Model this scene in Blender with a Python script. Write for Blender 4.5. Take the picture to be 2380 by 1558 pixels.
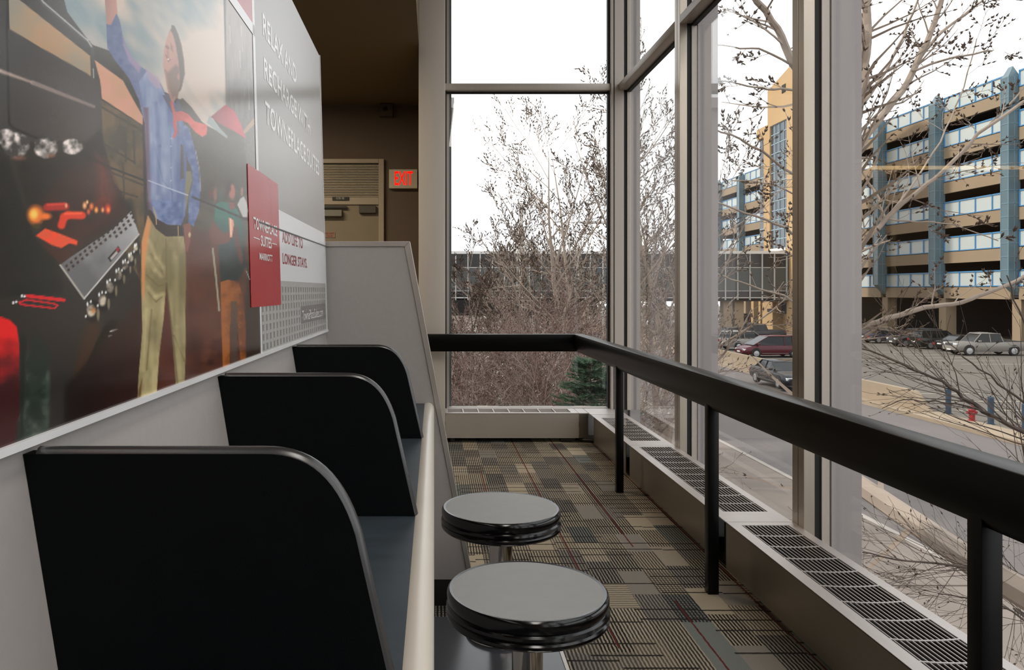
import bpy, bmesh, math, random
import numpy as np
from mathutils import Vector, Matrix
sc = bpy.context.scene
for o in list(bpy.data.objects): bpy.data.objects.remove(o)
PI = math.pi
F = 1785.0; VX, VY = 1009.0, 675.0          # focal length and vanishing point of the corridor axis, in pixels of the 2380 frame
COL = sc.collection
# ------------------------------------------------------------------ camera
cd = bpy.data.cameras.new('camera'); cam = bpy.data.objects.new('camera', cd); COL.objects.link(cam)
cam.location = (0, 0, 0); cam.rotation_euler = (PI/2, 0, 0)
cd.sensor_width = 36; cd.lens = F/2380*36; cd.shift_x = (1190-VX)/2380; cd.shift_y = -(779-VY)/2380
cd.clip_start = 0.05; cd.clip_end = 1000
sc.camera = cam
# ------------------------------------------------------------------ world, sun, exposure
sc.view_settings.view_transform = 'Standard'; sc.view_settings.look = 'None'
sc.view_settings.exposure = 0.0; sc.view_settings.gamma = 1; sc.view_settings.use_curve_mapping = False
SKY = 2.0
w = bpy.data.worlds.new('sky'); sc.world = w; w.use_nodes = True
nt = w.node_tree; bg = nt.nodes['Background']
tc = nt.nodes.new('ShaderNodeTexCoord'); mp = nt.nodes.new('ShaderNodeMapping'); mp.inputs['Scale'].default_value = (1.2, 1.2, 4)
nz = nt.nodes.new('ShaderNodeTexNoise'); nz.inputs['Scale'].default_value = 2.2; nz.inputs['Detail'].default_value = 5
rp = nt.nodes.new('ShaderNodeValToRGB')
rp.color_ramp.elements[0].position = .3; rp.color_ramp.elements[0].color = (.70, .72, .76, 1)
rp.color_ramp.elements[1].position = .58; rp.color_ramp.elements[1].color = (1, .995, .985, 1)
for a, b in ((tc.outputs['Generated'], mp.inputs[0]), (mp.outputs[0], nz.inputs['Vector']), (nz.outputs['Fac'], rp.inputs[0]), (rp.outputs[0], bg.inputs[0])): nt.links.new(a, b)
bg.inputs[1].default_value = SKY
sd = bpy.data.lights.new('sun', 'SUN'); sd.energy = 2.7; sd.angle = math.radians(3); sd.color = (1, .91, .80)
so = bpy.data.objects.new('sun', sd); COL.objects.link(so)
so.rotation_euler = Vector((-.78, .08, .62)).to_track_quat('Z', 'Y').to_euler()
def area(name, loc, rot, sx, sy, e, col):
    l = bpy.data.lights.new(name, 'AREA'); l.shape = 'RECTANGLE'; l.size = sx; l.size_y = sy; l.energy = e; l.color = col
    o = bpy.data.objects.new(name, l); COL.objects.link(o); o.location = loc; o.rotation_euler = rot; return o
area('fill_light_room', (-2.6, 1.5, 1.88), (0, 0, 0), .6, 5, 60, (1, .86, .66))  # added fill, brightens the back room from its ceiling
area('fill_light_hall', (-2.0, 5.9, 1.88), (0, 0, 0), 1.6, .3, 68, (1, .82, .58))  # extra fill, added to lift the back wall and door
area('fill_light_corridor', (.6, -1.0, 2.9), (0, 0, 0), .6, 3.6, 75, (1, .95, .88))  # unseen fill behind the camera, added to brighten the interior

# ------------------------------------------------------------------ materials
def s2l(c):
    return tuple(((v/255+.055)/1.055)**2.4 if v/255 > .04045 else v/255/12.92 for v in c)
class X:   # tiny expression wrapper over math nodes
    def __init__(s, t, v): s.t, s.v = t, v
    def op(s, o, *a, clamp=False):
        n = s.t.nodes.new('ShaderNodeMath'); n.operation = o; n.use_clamp = clamp
        for i, q in enumerate((s,)+a):
            q = q.v if isinstance(q, X) else q
            if isinstance(q, (int, float)): n.inputs[i].default_value = q
            else: s.t.links.new(q, n.inputs[i])
        return X(s.t, n.outputs[0])
    def __add__(s, b): return s.op('ADD', b)
    def __sub__(s, b): return s.op('SUBTRACT', b)
    def __mul__(s, b): return s.op('MULTIPLY', b)
    def __truediv__(s, b): return s.op('DIVIDE', b)
    def floor(s): return s.op('FLOOR')
    def fract(s): return s.op('FRACT')
    def lt(s, b): return s.op('LESS_THAN', b)
    def gt(s, b): return s.op('GREATER_THAN', b)
def wnoise(t, *xs):
    c = t.nodes.new('ShaderNodeCombineXYZ')
    for i, q in enumerate(xs):
        if isinstance(q, X): t.links.new(q.v, c.inputs[i])
        else: c.inputs[i].default_value = q
    n = t.nodes.new('ShaderNodeTexWhiteNoise'); n.noise_dimensions = '3D'; t.links.new(c.outputs[0], n.inputs[0])
    return X(t, n.outputs['Value'])
def mixc(t, f, a, b):
    m = t.nodes.new('ShaderNodeMix'); m.data_type = 'RGBA'
    for q, k in ((f, 0), (a, 6), (b, 7)):
        q = q.v if isinstance(q, X) else q
        if isinstance(q, (int, float)): m.inputs[k].default_value = q
        elif isinstance(q, tuple): m.inputs[k].default_value = q[:3]+(1,)
        else: t.links.new(q, m.inputs[k])
    return m.outputs[2]
MATS = {}
def mat(name, rgb, rough=.5, metal=0, var=.08, scale=8, bump=0, bscale=40, spec=.5, coat=0, lin=False, stretch=(1, 1, 1), emit=0):
    if name in MATS: return MATS[name]
    m = bpy.data.materials.new(name); m.use_nodes = True; t = m.node_tree; b = t.nodes['Principled BSDF']
    c = rgb if lin else s2l(rgb)
    tcn = t.nodes.new('ShaderNodeTexCoord'); mpn = t.nodes.new('ShaderNodeMapping'); mpn.inputs['Scale'].default_value = stretch
    t.links.new(tcn.outputs['Object'], mpn.inputs[0])
    n = t.nodes.new('ShaderNodeTexNoise'); n.inputs['Scale'].default_value = scale; n.inputs['Detail'].default_value = 4
    t.links.new(mpn.outputs[0], n.inputs['Vector'])
    col = mixc(t, n.outputs['Fac'], tuple(v*(1-var) for v in c), tuple(min(1, v*(1+var)) for v in c))
    t.links.new(col, b.inputs['Base Color'])
    b.inputs['Roughness'].default_value = rough; b.inputs['Metallic'].default_value = metal
    b.inputs['Specular IOR Level'].default_value = spec; b.inputs['Coat Weight'].default_value = coat
    if bump:
        n2 = t.nodes.new('ShaderNodeTexNoise'); n2.inputs['Scale'].default_value = bscale; t.links.new(mpn.outputs[0], n2.inputs['Vector'])
        bp = t.nodes.new('ShaderNodeBump'); bp.inputs['Strength'].default_value = bump; bp.inputs['Distance'].default_value = .01
        t.links.new(n2.outputs['Fac'], bp.inputs['Height']); t.links.new(bp.outputs[0], b.inputs['Normal'])
    if emit:
        b.inputs['Emission Color'].default_value = c+(1,); b.inputs['Emission Strength'].default_value = emit
    MATS[name] = m; return m
def glassmat(name, tint=(.97, .98, .98), rough=0.0, r0=.03, ):
    m = bpy.data.materials.new(name); m.use_nodes = True; t = m.node_tree; t.nodes.clear()
    o = t.nodes.new('ShaderNodeOutputMaterial'); mx = t.nodes.new('ShaderNodeMixShader')
    tr = t.nodes.new('ShaderNodeBsdfTransparent'); tr.inputs[0].default_value = tint+(1,)
    gl = t.nodes.new('ShaderNodeBsdfGlossy'); gl.inputs['Roughness'].default_value = rough; gl.inputs[0].default_value = (1, 1, 1, 1)
    ge = t.nodes.new('ShaderNodeNewGeometry'); dt = t.nodes.new('ShaderNodeVectorMath'); dt.operation = 'DOT_PRODUCT'
    t.links.new(ge.outputs['Normal'], dt.inputs[0]); t.links.new(ge.outputs['Incoming'], dt.inputs[1])
    c_ = X(t, dt.outputs['Value']).op('ABSOLUTE'); f_ = (X(t, c_.op('MULTIPLY', -1.0).v)+1.0).op('POWER', 5.0)*(1-r0)+r0
    t.links.new(f_.v, mx.inputs[0]); t.links.new(tr.outputs[0], mx.inputs[1]); t.links.new(gl.outputs[0], mx.inputs[2]); t.links.new(mx.outputs[0], o.inputs[0])
    MATS[name] = m; return m

M_glass = glassmat('window_glass', r0=.022)
M_gray = mat('gray_laminate', (155, 149, 145), .55, var=.05, scale=60, bump=.05, bscale=300)
M_black = mat('black_laminate', (7, 9, 11), .55, var=.3, scale=30, bump=.04, bscale=400, spec=.09)
M_blackedge = mat('black_edge_highlit', (44, 43, 44), .27, var=.1, spec=.8)  # grayer than the panels: rim highlight put into the edge colour
M_slate = mat('slate_blue_laminate', (52, 60, 66), .42, var=.35, scale=9, stretch=(1, 3, 1))
M_bull = mat('beige_bullnose', (200, 192, 180), .32, var=.05, scale=6)
M_alu = mat('brushed_aluminium', (182, 175, 168), .38, .75, var=.06, scale=14, stretch=(12, 12, .6))
M_alu2 = mat('aluminium_window_frame', (186, 177, 168), .42, .25, var=.06, scale=10, stretch=(8, 8, .4))
M_mul = mat('brushed_mullion_metal', (176, 166, 154), .33, .82, var=.06, scale=10, stretch=(8, 8, .4))
M_bronze = mat('dark_bronze_mullion', (66, 60, 54), .45, .5, var=.1)
M_gasket = mat('black_gasket', (9, 9, 10), .6)
M_pier = mat('lilac_gray_pier', (150, 143, 142), .35, .1, var=.06, scale=2.2, stretch=(1, 1, .5))
M_col = mat('beige_column_cladding', (206, 197, 186), .5, .1, var=.05, scale=4, stretch=(3, 3, .5))
M_rail = mat('black_gloss_paint', (5, 5, 6), .32, .0, var=.2, spec=.2)
M_heat = mat('heater_stainless_front', (140, 132, 122), .34, .75, var=.08, scale=5, stretch=(.5, .5, 14))
M_heattop = mat('heater_brushed_top', (196, 189, 186), .42, .55, var=.06, scale=30, stretch=(1, .3, 1))
M_dark = mat('heater_dark_inside', (10, 10, 11), .8)
M_chrome = mat('chrome', (205, 200, 192), .09, 1)
M_stool = mat('black_stool_rim', (7, 6, 8), .14, 0, spec=.5)
M_stooltop = mat('gray_stool_laminate', (150, 149, 146), .5, 0, var=.05, scale=25, spec=.4)
M_plat = mat('platform_glossy_slate', (58, 60, 66), .2, 0, var=.12, scale=3)
M_white = mat('white_paint', (205, 203, 200), .5)
M_brown = mat('brown_wall_paint', (104, 90, 78), .8, var=.08, scale=3)
M_ceil = mat('olive_ceiling_paint', (112, 96, 68), .9, var=.06, scale=2)
M_ceil2 = mat('white_ceiling_paint', (190, 187, 180), .9)
M_door = mat('beige_door_paint', (138, 127, 108), .6)
M_doorfr = mat('door_frame_paint', (172, 160, 142), .5)
M_slat = mat('louver_slat_paint', (196, 186, 166), .5)
M_blk = mat('black_plastic', (20, 19, 19), .5)

# ------------------------------------------------------------------ geometry helpers
def lab(o, label=None, cat=None, group=None, kind=None):
    if label: o['label'] = label
    if cat: o['category'] = cat
    if group: o['group'] = group
    if kind: o['kind'] = kind
    return o
def empty(name, loc=(0, 0, 0), label=None, cat=None, group=None, kind=None, rz=0):
    o = bpy.data.objects.new(name, None); COL.objects.link(o); o.location = loc; o.rotation_euler = (0, 0, rz); o.empty_display_size = .1
    return lab(o, label, cat, group, kind)
class MB:
    def __init__(s): s.v = []; s.f = []; s.m = []
    def add(s, vs, fs, mi=0):
        n = len(s.v); s.v.extend(tuple(q) for q in vs); s.f.extend(tuple(i+n for i in f) for f in fs); s.m.extend([mi]*len(fs)); return s
    def box(s, x0, x1, y0, y1, z0, z1, mi=0):
        return s.add([(x, y, z) for z in (z0, z1) for y in (y0, y1) for x in (x0, x1)],
                     [(0, 2, 3, 1), (4, 5, 7, 6), (0, 1, 5, 4), (2, 6, 7, 3), (0, 4, 6, 2), (1, 3, 7, 5)], mi)
    def prism(s, poly, fn, t0, t1, mi=0):       # poly of (a,b), fn(a,b,t)->xyz
        n = len(poly)
        s.add([fn(a, b, t0) for a, b in poly]+[fn(a, b, t1) for a, b in poly],
              [tuple(range(n))[::-1], tuple(range(n, 2*n))]+[(i, (i+1) % n, n+(i+1) % n, n+i) for i in range(n)], mi); return s
    def lathe(s, prof, c=(0, 0, 0), n=48, mi=0, caps=True):
        vs = []
        for r, z in prof:
            for k in range(n): a = 2*PI*k/n; vs.append((c[0]+r*math.cos(a), c[1]+r*math.sin(a), c[2]+z))
        fs = []
        for i in range(len(prof)-1):
            for k in range(n): fs.append((i*n+k, i*n+(k+1) % n, (i+1)*n+(k+1) % n, (i+1)*n+k))
        if caps: fs.append(tuple(range(n))[::-1]); fs.append(tuple((len(prof)-1)*n+k for k in range(n)))
        return s.add(vs, fs, mi)
    def tube(s, pts, rads, n=4, mi=0, cap=True):
        m = len(pts); vs = []; up = Vector((.13, .27, .95))
        for i in range(m):
            d = (pts[min(i+1, m-1)]-pts[max(i-1, 0)])
            a = d.cross(up)
            if a.length < 1e-6: a = d.cross(Vector((1, 0, 0)))
            a.normalize(); b = d.cross(a).normalized()
            for k in range(n):
                t = 2*PI*k/n; vs.append(pts[i]+(a*math.cos(t)+b*math.sin(t))*rads[i])
        fs = [(i*n+k, i*n+(k+1) % n, (i+1)*n+(k+1) % n, (i+1)*n+k) for i in range(m-1) for k in range(n)]
        if cap: fs += [tuple(range(n))[::-1], tuple((m-1)*n+k for k in range(n))]
        return s.add(vs, fs, mi)
    def build(s, name, mats, parent=None, smooth=False, bevel=0, seg=2, fix=True):
        me = bpy.data.meshes.new(name); me.from_pydata(s.v, [], s.f)
        for m in (mats if isinstance(mats, (list, tuple)) else [mats]): me.materials.append(m)
        if len(set(s.m)) > 1: me.polygons.foreach_set('material_index', s.m)
        if fix and len(s.f) < 6000:
            bm = bmesh.new(); bm.from_mesh(me); bmesh.ops.recalc_face_normals(bm, faces=bm.faces)
            if bevel: bmesh.ops.bevel(bm, geom=[e for e in bm.edges if len(e.link_faces) == 2 and e.calc_face_angle(0) > .6], offset=bevel, segments=seg, affect='EDGES', profile=.5)
            bm.to_mesh(me); bm.free()
        if smooth:
            me.polygons.foreach_set('use_smooth', [True]*len(me.polygons))
            me.update()
            try: me.set_sharp_from_angle(angle=math.radians(38))
            except Exception: pass
        o = bpy.data.objects.new(name, me); COL.objects.link(o)
        if parent: o.parent = parent
        return o
def box(name, m, x0, x1, y0, y1, z0, z1, parent=None, bevel=0):
    o = MB().box(x0, x1, y0, y1, z0, z1).build(name, m, parent, bevel=bevel, smooth=bool(bevel)); return o
def copyobj(o, parent=None, loc=None, **kw):
    c = o.copy(); COL.objects.link(c)
    if parent: c.parent = parent
    if loc is not None: c.location = loc
    return c
def copytree(o, parent=None):
    kids = list(o.children); c = o.copy(); COL.objects.link(c); c.parent = parent
    for k in kids: copytree(k, c)
    return c
def struct(name, m, x0, x1, y0, y1, z0, z1): return lab(box(name, m, x0, x1, y0, y1, z0, z1), kind='structure')
def W(px, py, Y): return Vector(((px-VX)*Y/F, Y, (VY-py)*Y/F))
def text(name, body, m, parent, origin, xdir, zdir, width, height, extrude=0.0003, bold=0, space=1.0):
    """flat lettering: fits 'body' into width x height on the plane spanned by xdir, zdir"""
    cu = bpy.data.curves.new(name, 'FONT'); cu.body = body; cu.size = 1; cu.offset = bold; cu.space_character = space; cu.resolution_u = 3
    t = bpy.data.objects.new(name+'_curve', cu); COL.objects.link(t)
    dg = bpy.context.evaluated_depsgraph_get(); me = bpy.data.meshes.new_from_object(t.evaluated_get(dg))
    bpy.data.objects.remove(t)
    n = len(me.vertices); co = np.empty(n*3); me.vertices.foreach_get('co', co); co = co.reshape(-1, 3)
    mn, mx = co.min(0), co.max(0)
    u = (co[:, 0]-mn[0])/(mx[0]-mn[0])*width; v = (co[:, 1]-mn[1])/(mx[1]-mn[1])*height
    xd, zd, og = (np.array(q) for q in (xdir, zdir, origin))
    out = og+u[:, None]*xd+v[:, None]*zd
    me.vertices.foreach_set('co', out.reshape(-1)); me.materials.clear(); me.materials.append(m); me.update()
    o = bpy.data.objects.new(name, me); COL.objects.link(o); o.parent = parent
    return o

# ================================================================== INTERIOR SHELL
ZF = -1.2
# carpet -------------------------------------------------
mc = bpy.data.materials.new('striped_carpet'); mc.use_nodes = True; t = mc.node_tree; b = t.nodes['Principled BSDF']
g = t.nodes.new('ShaderNodeNewGeometry'); sp = t.nodes.new('ShaderNodeSeparateXYZ'); t.links.new(g.outputs['Position'], sp.inputs[0])
nn = t.nodes.new('ShaderNodeTexNoise'); nn.inputs['Scale'].default_value = 45; t.links.new(g.outputs['Position'], nn.inputs['Vector'])
wob = X(t, nn.outputs['Fac'])*.006
px_, py_ = X(t, sp.outputs[0])+wob, X(t, sp.outputs[1])+wob
cx = (px_/.112).floor(); ro = wnoise(t, cx, 3.1, 0.)
cy = (py_/.25+ro).floor(); r1 = wnoise(t, cx, cy, 1.); r2 = wnoise(t, cx, cy, 7.)
rmp = t.nodes.new('ShaderNodeValToRGB'); rmp.color_ramp.interpolation = 'CONSTANT'
pal = [(0, (174, 162, 142)), (.3, (158, 148, 134)), (.52, (142, 136, 128)), (.78, (122, 125, 122)), (.88, (188, 176, 156))]
els = rmp.color_ramp.elements
while len(els) < len(pal): els.new(.5)
for e, (p, c) in zip(els, pal): e.position = p; e.color = s2l(c)+(1,)
t.links.new(r1.v, rmp.inputs[0])
st = ((px_/.013).fract().lt(.52))*(r2.gt(.22))*(r2*.45+.62)      # stripes along the corridor
st2 = ((py_/.021).fract().lt(.42))*(wnoise(t, cx, cy, 4.).gt(.80))*.6
dxc = (px_/.24+(py_/.5).floor()*.37).floor(); pyd = py_/.085+wnoise(t, dxc, 5., 2.)*7.; dy = pyd.floor()
dash = (pyd.fract().lt(.13))*(wnoise(t, dxc, dy, 9.).gt(.45))
rx = (px_/.31).floor(); ry = (py_/.62+wnoise(t, rx, 2., 2.)).floor()
red = ((px_/.31).fract().lt(.022))*(wnoise(t, rx, ry, 11.).gt(.35))
c1 = mixc(t, st, rmp.outputs[0], s2l((30, 27, 27))); c1 = mixc(t, st2, c1, s2l((44, 40, 38)))
c1 = mixc(t, dash*.92, c1, s2l((28, 25, 25))); c1 = mixc(t, red, c1, s2l((96, 38, 36)))
fz = t.nodes.new('ShaderNodeTexNoise'); fz.inputs['Scale'].default_value = 420; t.links.new(g.outputs['Position'], fz.inputs['Vector'])
c1 = mixc(t, X(t, fz.outputs['Fac'])*.45, c1, (.02, .018, .016))
t.links.new(c1, b.inputs['Base Color']); b.inputs['Roughness'].default_value = .95; b.inputs['Specular IOR Level'].default_value = .1
bp = t.nodes.new('ShaderNodeBump'); bp.inputs['Strength'].default_value = .5; bp.inputs['Distance'].default_value = .004
hh = X(t, fz.outputs['Fac'])-st*.6-dash*.6; t.links.new(hh.v, bp.inputs['Height']); t.links.new(bp.outputs[0], b.inputs['Normal'])
struct('floor', mc, -5.2, 1.62, -4, 8, ZF-.25, ZF)
struct('ceiling', M_ceil, -5.2, -.12, -4, 8, 1.93, 3.3)
struct('ceiling_high', M_ceil2, -.12, 1.75, -4, 6.6, 3.0, 3.3)
struct('wall_back', M_brown, -5.2, -.12, 8.0, 8.2, ZF-.25, 1.93)
struct('wall_left', M_brown, -5.4, -5.2, -4, 8.2, ZF-.25, 3.3)
struct('wall_rear', M_brown, -5.4, 1.75, -4.2, -4, ZF-.25, 3.3)
struct('wall_side', M_brown, -.12, -.02, 6.42, 8.2, ZF-.25, 3.3)
struct('wall_window_base', M_white, 1.53, 1.606, -4, 6.45, ZF-.25, -1.08)
struct('wall_far_base', M_white, .06, 1.606, 6.36, 6.44, ZF-.25, -.975)
struct('baseboard_back', M_blk, -5.2, -.12, 7.985, 8.0, ZF, ZF+.1)
# column
cl = lab(MB().box(-.122, .088, 6.05, 6.42, ZF, 3.0).build('wall_column', M_col, bevel=.004, smooth=True), kind='structure')
# exterior pier beside far window
lab(MB().box(.082, .145, 6.44, 6.75, -5.4, 4.5).build('wall_exterior_pier', mat('greenish_gray_metal', (104, 108, 108), .4, .3)), kind='structure')

# ------------------------------------------------------------------ windows on the side
def side_mullion(w, y0):
    m = MB(); m.box(1.50, 1.545, y0, y0+.047, -1.08, 3.0); m.box(1.50, 1.545, y0+.053, y0+.10, -1.08, 3.0); m.box(1.508, 1.545, y0+.04, y0+.06, -1.08, 3.0)
    a = m.build('mullion', M_mul, w, bevel=.0015); lab(a, 'brushed mullion with a central groove')
    box('gasket', M_gasket, 1.545, 1.572, y0+.004, y0+.096, -1.08, 3.0, w)
    box('glazing_bead', M_alu2, 1.572, 1.603, y0-.004, y0+.104, -1.08, 3.0, w)
ys = [6.25, 4.69, 3.117, 1.545, -.027, -1.6, -3.17]
for i in range(len(ys)-1):
    yf, yn = ys[i], ys[i+1]+.10
    w_ = empty('window_%d' % (i+2), (0, 0, 0), kind='structure')
    if i: side_mullion(w_, yf)
    box('transom', M_alu2, 1.50, 1.572, yn, yf, 1.63, 1.68, w_, bevel=.0015)
    box('transom_gasket', M_gasket, 1.572, 1.60, yn, yf, 1.615, 1.695, w_)
    box('sill', M_alu2, 1.502, 1.60, yn, yf, -1.08, -1.065, w_)
    box('pane', M_glass, 1.596, 1.600, yn+.004, yf-.004, -1.066, 1.63, w_)
    box('pane', M_glass, 1.596, 1.600, yn+.004, yf-.004, 1.68, 3.0, w_)
for y0 in ys[:-1]:
    yp = 6.30 if y0 > 6 else y0-.01
    lab(box('wall_pier', M_pier, 1.608, 1.73 if y0 < 6 else 1.69, yp, yp+.12, -5.4, 4.2), kind='structure')
# far window
w1 = empty('window_1', kind='structure')
m = MB(); m.box(1.44, 1.545, 6.25, 6.40, -.975, 3.0); a = m.build('corner_post', M_alu2, w1, bevel=.002)
m = MB(); m.box(1.462, 1.468, 6.245, 6.26, -.975, 3.0); m.build('corner_groove', M_gasket, w1)
m = MB(); m.box(1.545, 1.572, 6.26, 6.39, -.975, 3.0); m.build('gasket', M_gasket, w1)
m = MB(); m.box(1.572, 1.603, 6.25, 6.40, -.975, 3.0); m.build('glazing_bead', M_alu2, w1)
box('gasket', M_gasket, .088, .102, 6.30, 6.36, -.975, 3.0, w1)
box('gasket', M_gasket, 1.427, 1.44, 6.30, 6.36, -.975, 3.0, w1)
box('glazing_bead', M_alu2, .102, .125, 6.345, 6.37, -.975, 3.0, w1)
box('transom', M_alu2, .088, 1.44, 6.27, 6.345, 1.636, 1.69, w1, bevel=.0015)
box('transom_gasket', M_gasket, .088, 1.44, 6.325, 6.352, 1.622, 1.636, w1)
box('sill', M_alu2, .088, 1.44, 6.30, 6.38, -.974, -.964, w1)
box('pane', M_glass, .10, 1.43, 6.352, 6.356, -.966, 1.636, w1)
box('pane', M_glass, .10, 1.43, 6.352, 6.356, 1.69, 3.0, w1)

# ------------------------------------------------------------------ back wall: louvred door, exit sign, speaker
def BX(px): return (px-VX)*8/F
def BZ(py): return (VY-py)*8/F
d1 = empty('door_1', (0, 0, 0), kind='structure')
x0, x1 = BX(655), BX(893)
fr = MB()
fr.box(x1-.055, x1, 7.95, 8.0, ZF, BZ(371)); fr.box(x0, x0+.055, 7.95, 8.0, ZF, BZ(371)); fr.box(x0+.055, x1-.055, 7.95, 8.0, BZ(381), BZ(371)); fr.box(x0+.055, x1-.055, 7.955, 8.0, BZ(477), BZ(460))
fr.build('door_frame', M_doorfr, d1, bevel=.004)
box('door_leaf', M_door, x0+.055, x1-.055, 7.975, 7.995, ZF, BZ(477), d1)
box('louver_backing', M_blk, x0+.055, x1-.055, 7.985, 7.998, BZ(460), BZ(381), d1)
ns = 20
s0 = MB(); s0.add([(x0+.05, 7.955, 0), (x1-.05, 7.955, 0), (x1-.05, 7.985, .008), (x0+.05, 7.985, .008), (x0+.05, 7.955, -.008), (x1-.05, 7.955, -.008), (x1-.05, 7.985, .001), (x0+.05, 7.985, .001)],
     [(0, 1, 2, 3), (4, 7, 6, 5), (0, 4, 5, 1), (2, 6, 7, 3), (0, 3, 7, 4), (1, 5, 6, 2)])
sl = s0.build('slat', M_slat, d1)
for k in range(ns):
    z = BZ(383)+(BZ(459)-BZ(383))*(k+.6)/ns
    if k == 0: sl.location.z = z
    else: copyobj(sl, loc=(0, 0, z))
m = MB().box(BX(745), BX(797), 7.90, 7.975, BZ(505), BZ(490)); m.build('door_closer', mat('closer_gray', (120, 118, 108), .4, .3), d1, bevel=.004)
m = MB().box(BX(745), BX(808), 7.93, 7.96, BZ(486), BZ(481)); m.build('closer_arm', M_blk, d1)
m = MB().box(BX(836), BX(875), 7.92, 7.975, BZ(497), BZ(480)); m.build('door_bracket', mat('closer_dark', (80, 76, 68), .4, .3), d1, bevel=.003)
pl = box('number_plate', M_blk, BX(774), BX(812), 7.94, 7.952, BZ(467), BZ(459), d1)
text('lettering', 'G-251 B2', M_white, pl, (BX(783), 7.9385, BZ(465)), (1, 0, 0), (0, 0, 1), BX(802)-BX(783), BZ(460.5)-BZ(465))
fd = box('notice_plate', mat('notice_tan', (150, 120, 100), .6), BX(752), BX(780), 7.968, 7.976, BZ(553), BZ(540), d1)
M_redt = mat('dark_red_ink', (120, 32, 30), .6)
text('lettering', 'FIRE DEPT', M_redt, fd, (BX(756), 7.9665, BZ(545.5)), (1, 0, 0), (0, 0, 1), BX(778)-BX(756), BZ(541.5)-BZ(545.5))
text('lettering', 'VALVE', M_redt, fd, (BX(760), 7.9665, BZ(551.5)), (1, 0, 0), (0, 0, 1), BX(774)-BX(760), BZ(547.5)-BZ(551.5))
ex = empty('exit_sign', (BX(938), 8.0, BZ(440)), 'lit exit sign with red letters on the brown wall beside the louvred door', 'sign')
def rel(o, r):  # keep world coordinates while parented to an offset empty
    o.matrix_parent_inverse = Matrix.Translation(-Vector(r.location)) if r.rotation_euler.z == 0 else (Matrix.Translation(r.location) @ Matrix.Rotation(r.rotation_euler.z, 4, 'Z')).inverted()
    return o
rel(MB().box(BX(905), BX(970.5), 7.93, 8.0, BZ(440), BZ(396)).build('housing', mat('exit_housing', (206, 196, 176), .5), ex, bevel=.004), ex)
M_exit = mat('exit_red_light', (255, 14, 10), .5, emit=1.4, spec=.1)
rel(text('lettering', 'EXIT', M_exit, ex, (BX(918), 7.928, BZ(432.5)), (1, 0, 0), (0, 0, 1), BX(960)-BX(918), BZ(401)-BZ(432.5), bold=.006), ex)
sk = empty('wall_speaker', (BX(898), 8.0, BZ(275)), 'small square brown speaker box high on the wall under the ceiling', 'speaker')
rel(MB().box(BX(883), BX(914), 7.9, 8.0, BZ(274), BZ(246)).build('housing', mat('speaker_brown', (84, 72, 60), .6), sk, bevel=.004), sk)
rel(MB().lathe([(.0, 0), (.024, 0), (.024, .006), (.015, .008)], n=16).build('speaker_cone', M_blk, sk), sk)
q = sk.children[-1]; q.matrix_parent_inverse = Matrix(); q.location = (BX(897)-BX(898), -.1, BZ(259)-BZ(275)); q.rotation_euler = (PI/2, 0, 0)
# wall lamp in the back room (seen only mirrored in the glass)
wl = empty('linear_wall_lamp', (-2.4, 7.9, 1.27), 'long slim linear lamp on the back wall of the room', 'lamp')
rel(MB().box(-3.6, -1.25, 7.86, 8.0, 1.275, 1.31).build('lamp_body', M_doorfr, wl), wl)
rel(MB().box(-3.58, -1.27, 7.86, 7.95, 1.25, 1.275).build('diffuser', mat('warm_tube', (255, 214, 150), .5, emit=3), wl), wl)

# ================================================================== CARREL COUNTER
XW = -.413; YD = [.768, 1.46, 2.225]; YE = 2.92; XD = -.43
Z0 = -.157
cc = empty('study_carrel_counter', (-.2, 1.5, ZF), 'gray wall counter split into booths by black curved dividers', 'counter')
def P(o): return rel(o, cc)
def xb(z): return XW+.165*(Z0-z)
YA = .15
m = MB(); m.add([(xb(Z0), YA, Z0), (xb(Z0), YE, Z0), (xb(-.43), YE, -.43), (xb(-.43), YA, -.43), (-.45, YA, Z0), (-.45, YE, Z0), (-.45, YE, -.43), (-.45, YA, -.43)],
    [(0, 1, 2, 3), (4, 7, 6, 5), (0, 4, 5, 1), (3, 2, 6, 7), (0, 3, 7, 4), (1, 5, 6, 2)])
P(m.build('back_panel', M_gray, cc))
P(box('desktop', M_slate, -.40, -.034, YA, YE-.002, -.455, -.43, cc))
# bullnose
prof = [(-.036, -.430), (-.030, -.427), (-.018, -.427), (-.008, -.431), (-.002, -.440), (0, -.452), (-.002, -.466), (-.010, -.474), (-.036, -.474)]
P(MB().prism(prof, lambda a, b_, t_: (a, t_, b_), YA, YE-.002).build('bullnose_edge', M_bull, cc, smooth=True))
P(box('under_panel', M_gray, -.16, -.14, YA, YE-.002, ZF+.07, -.456, cc))
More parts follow.
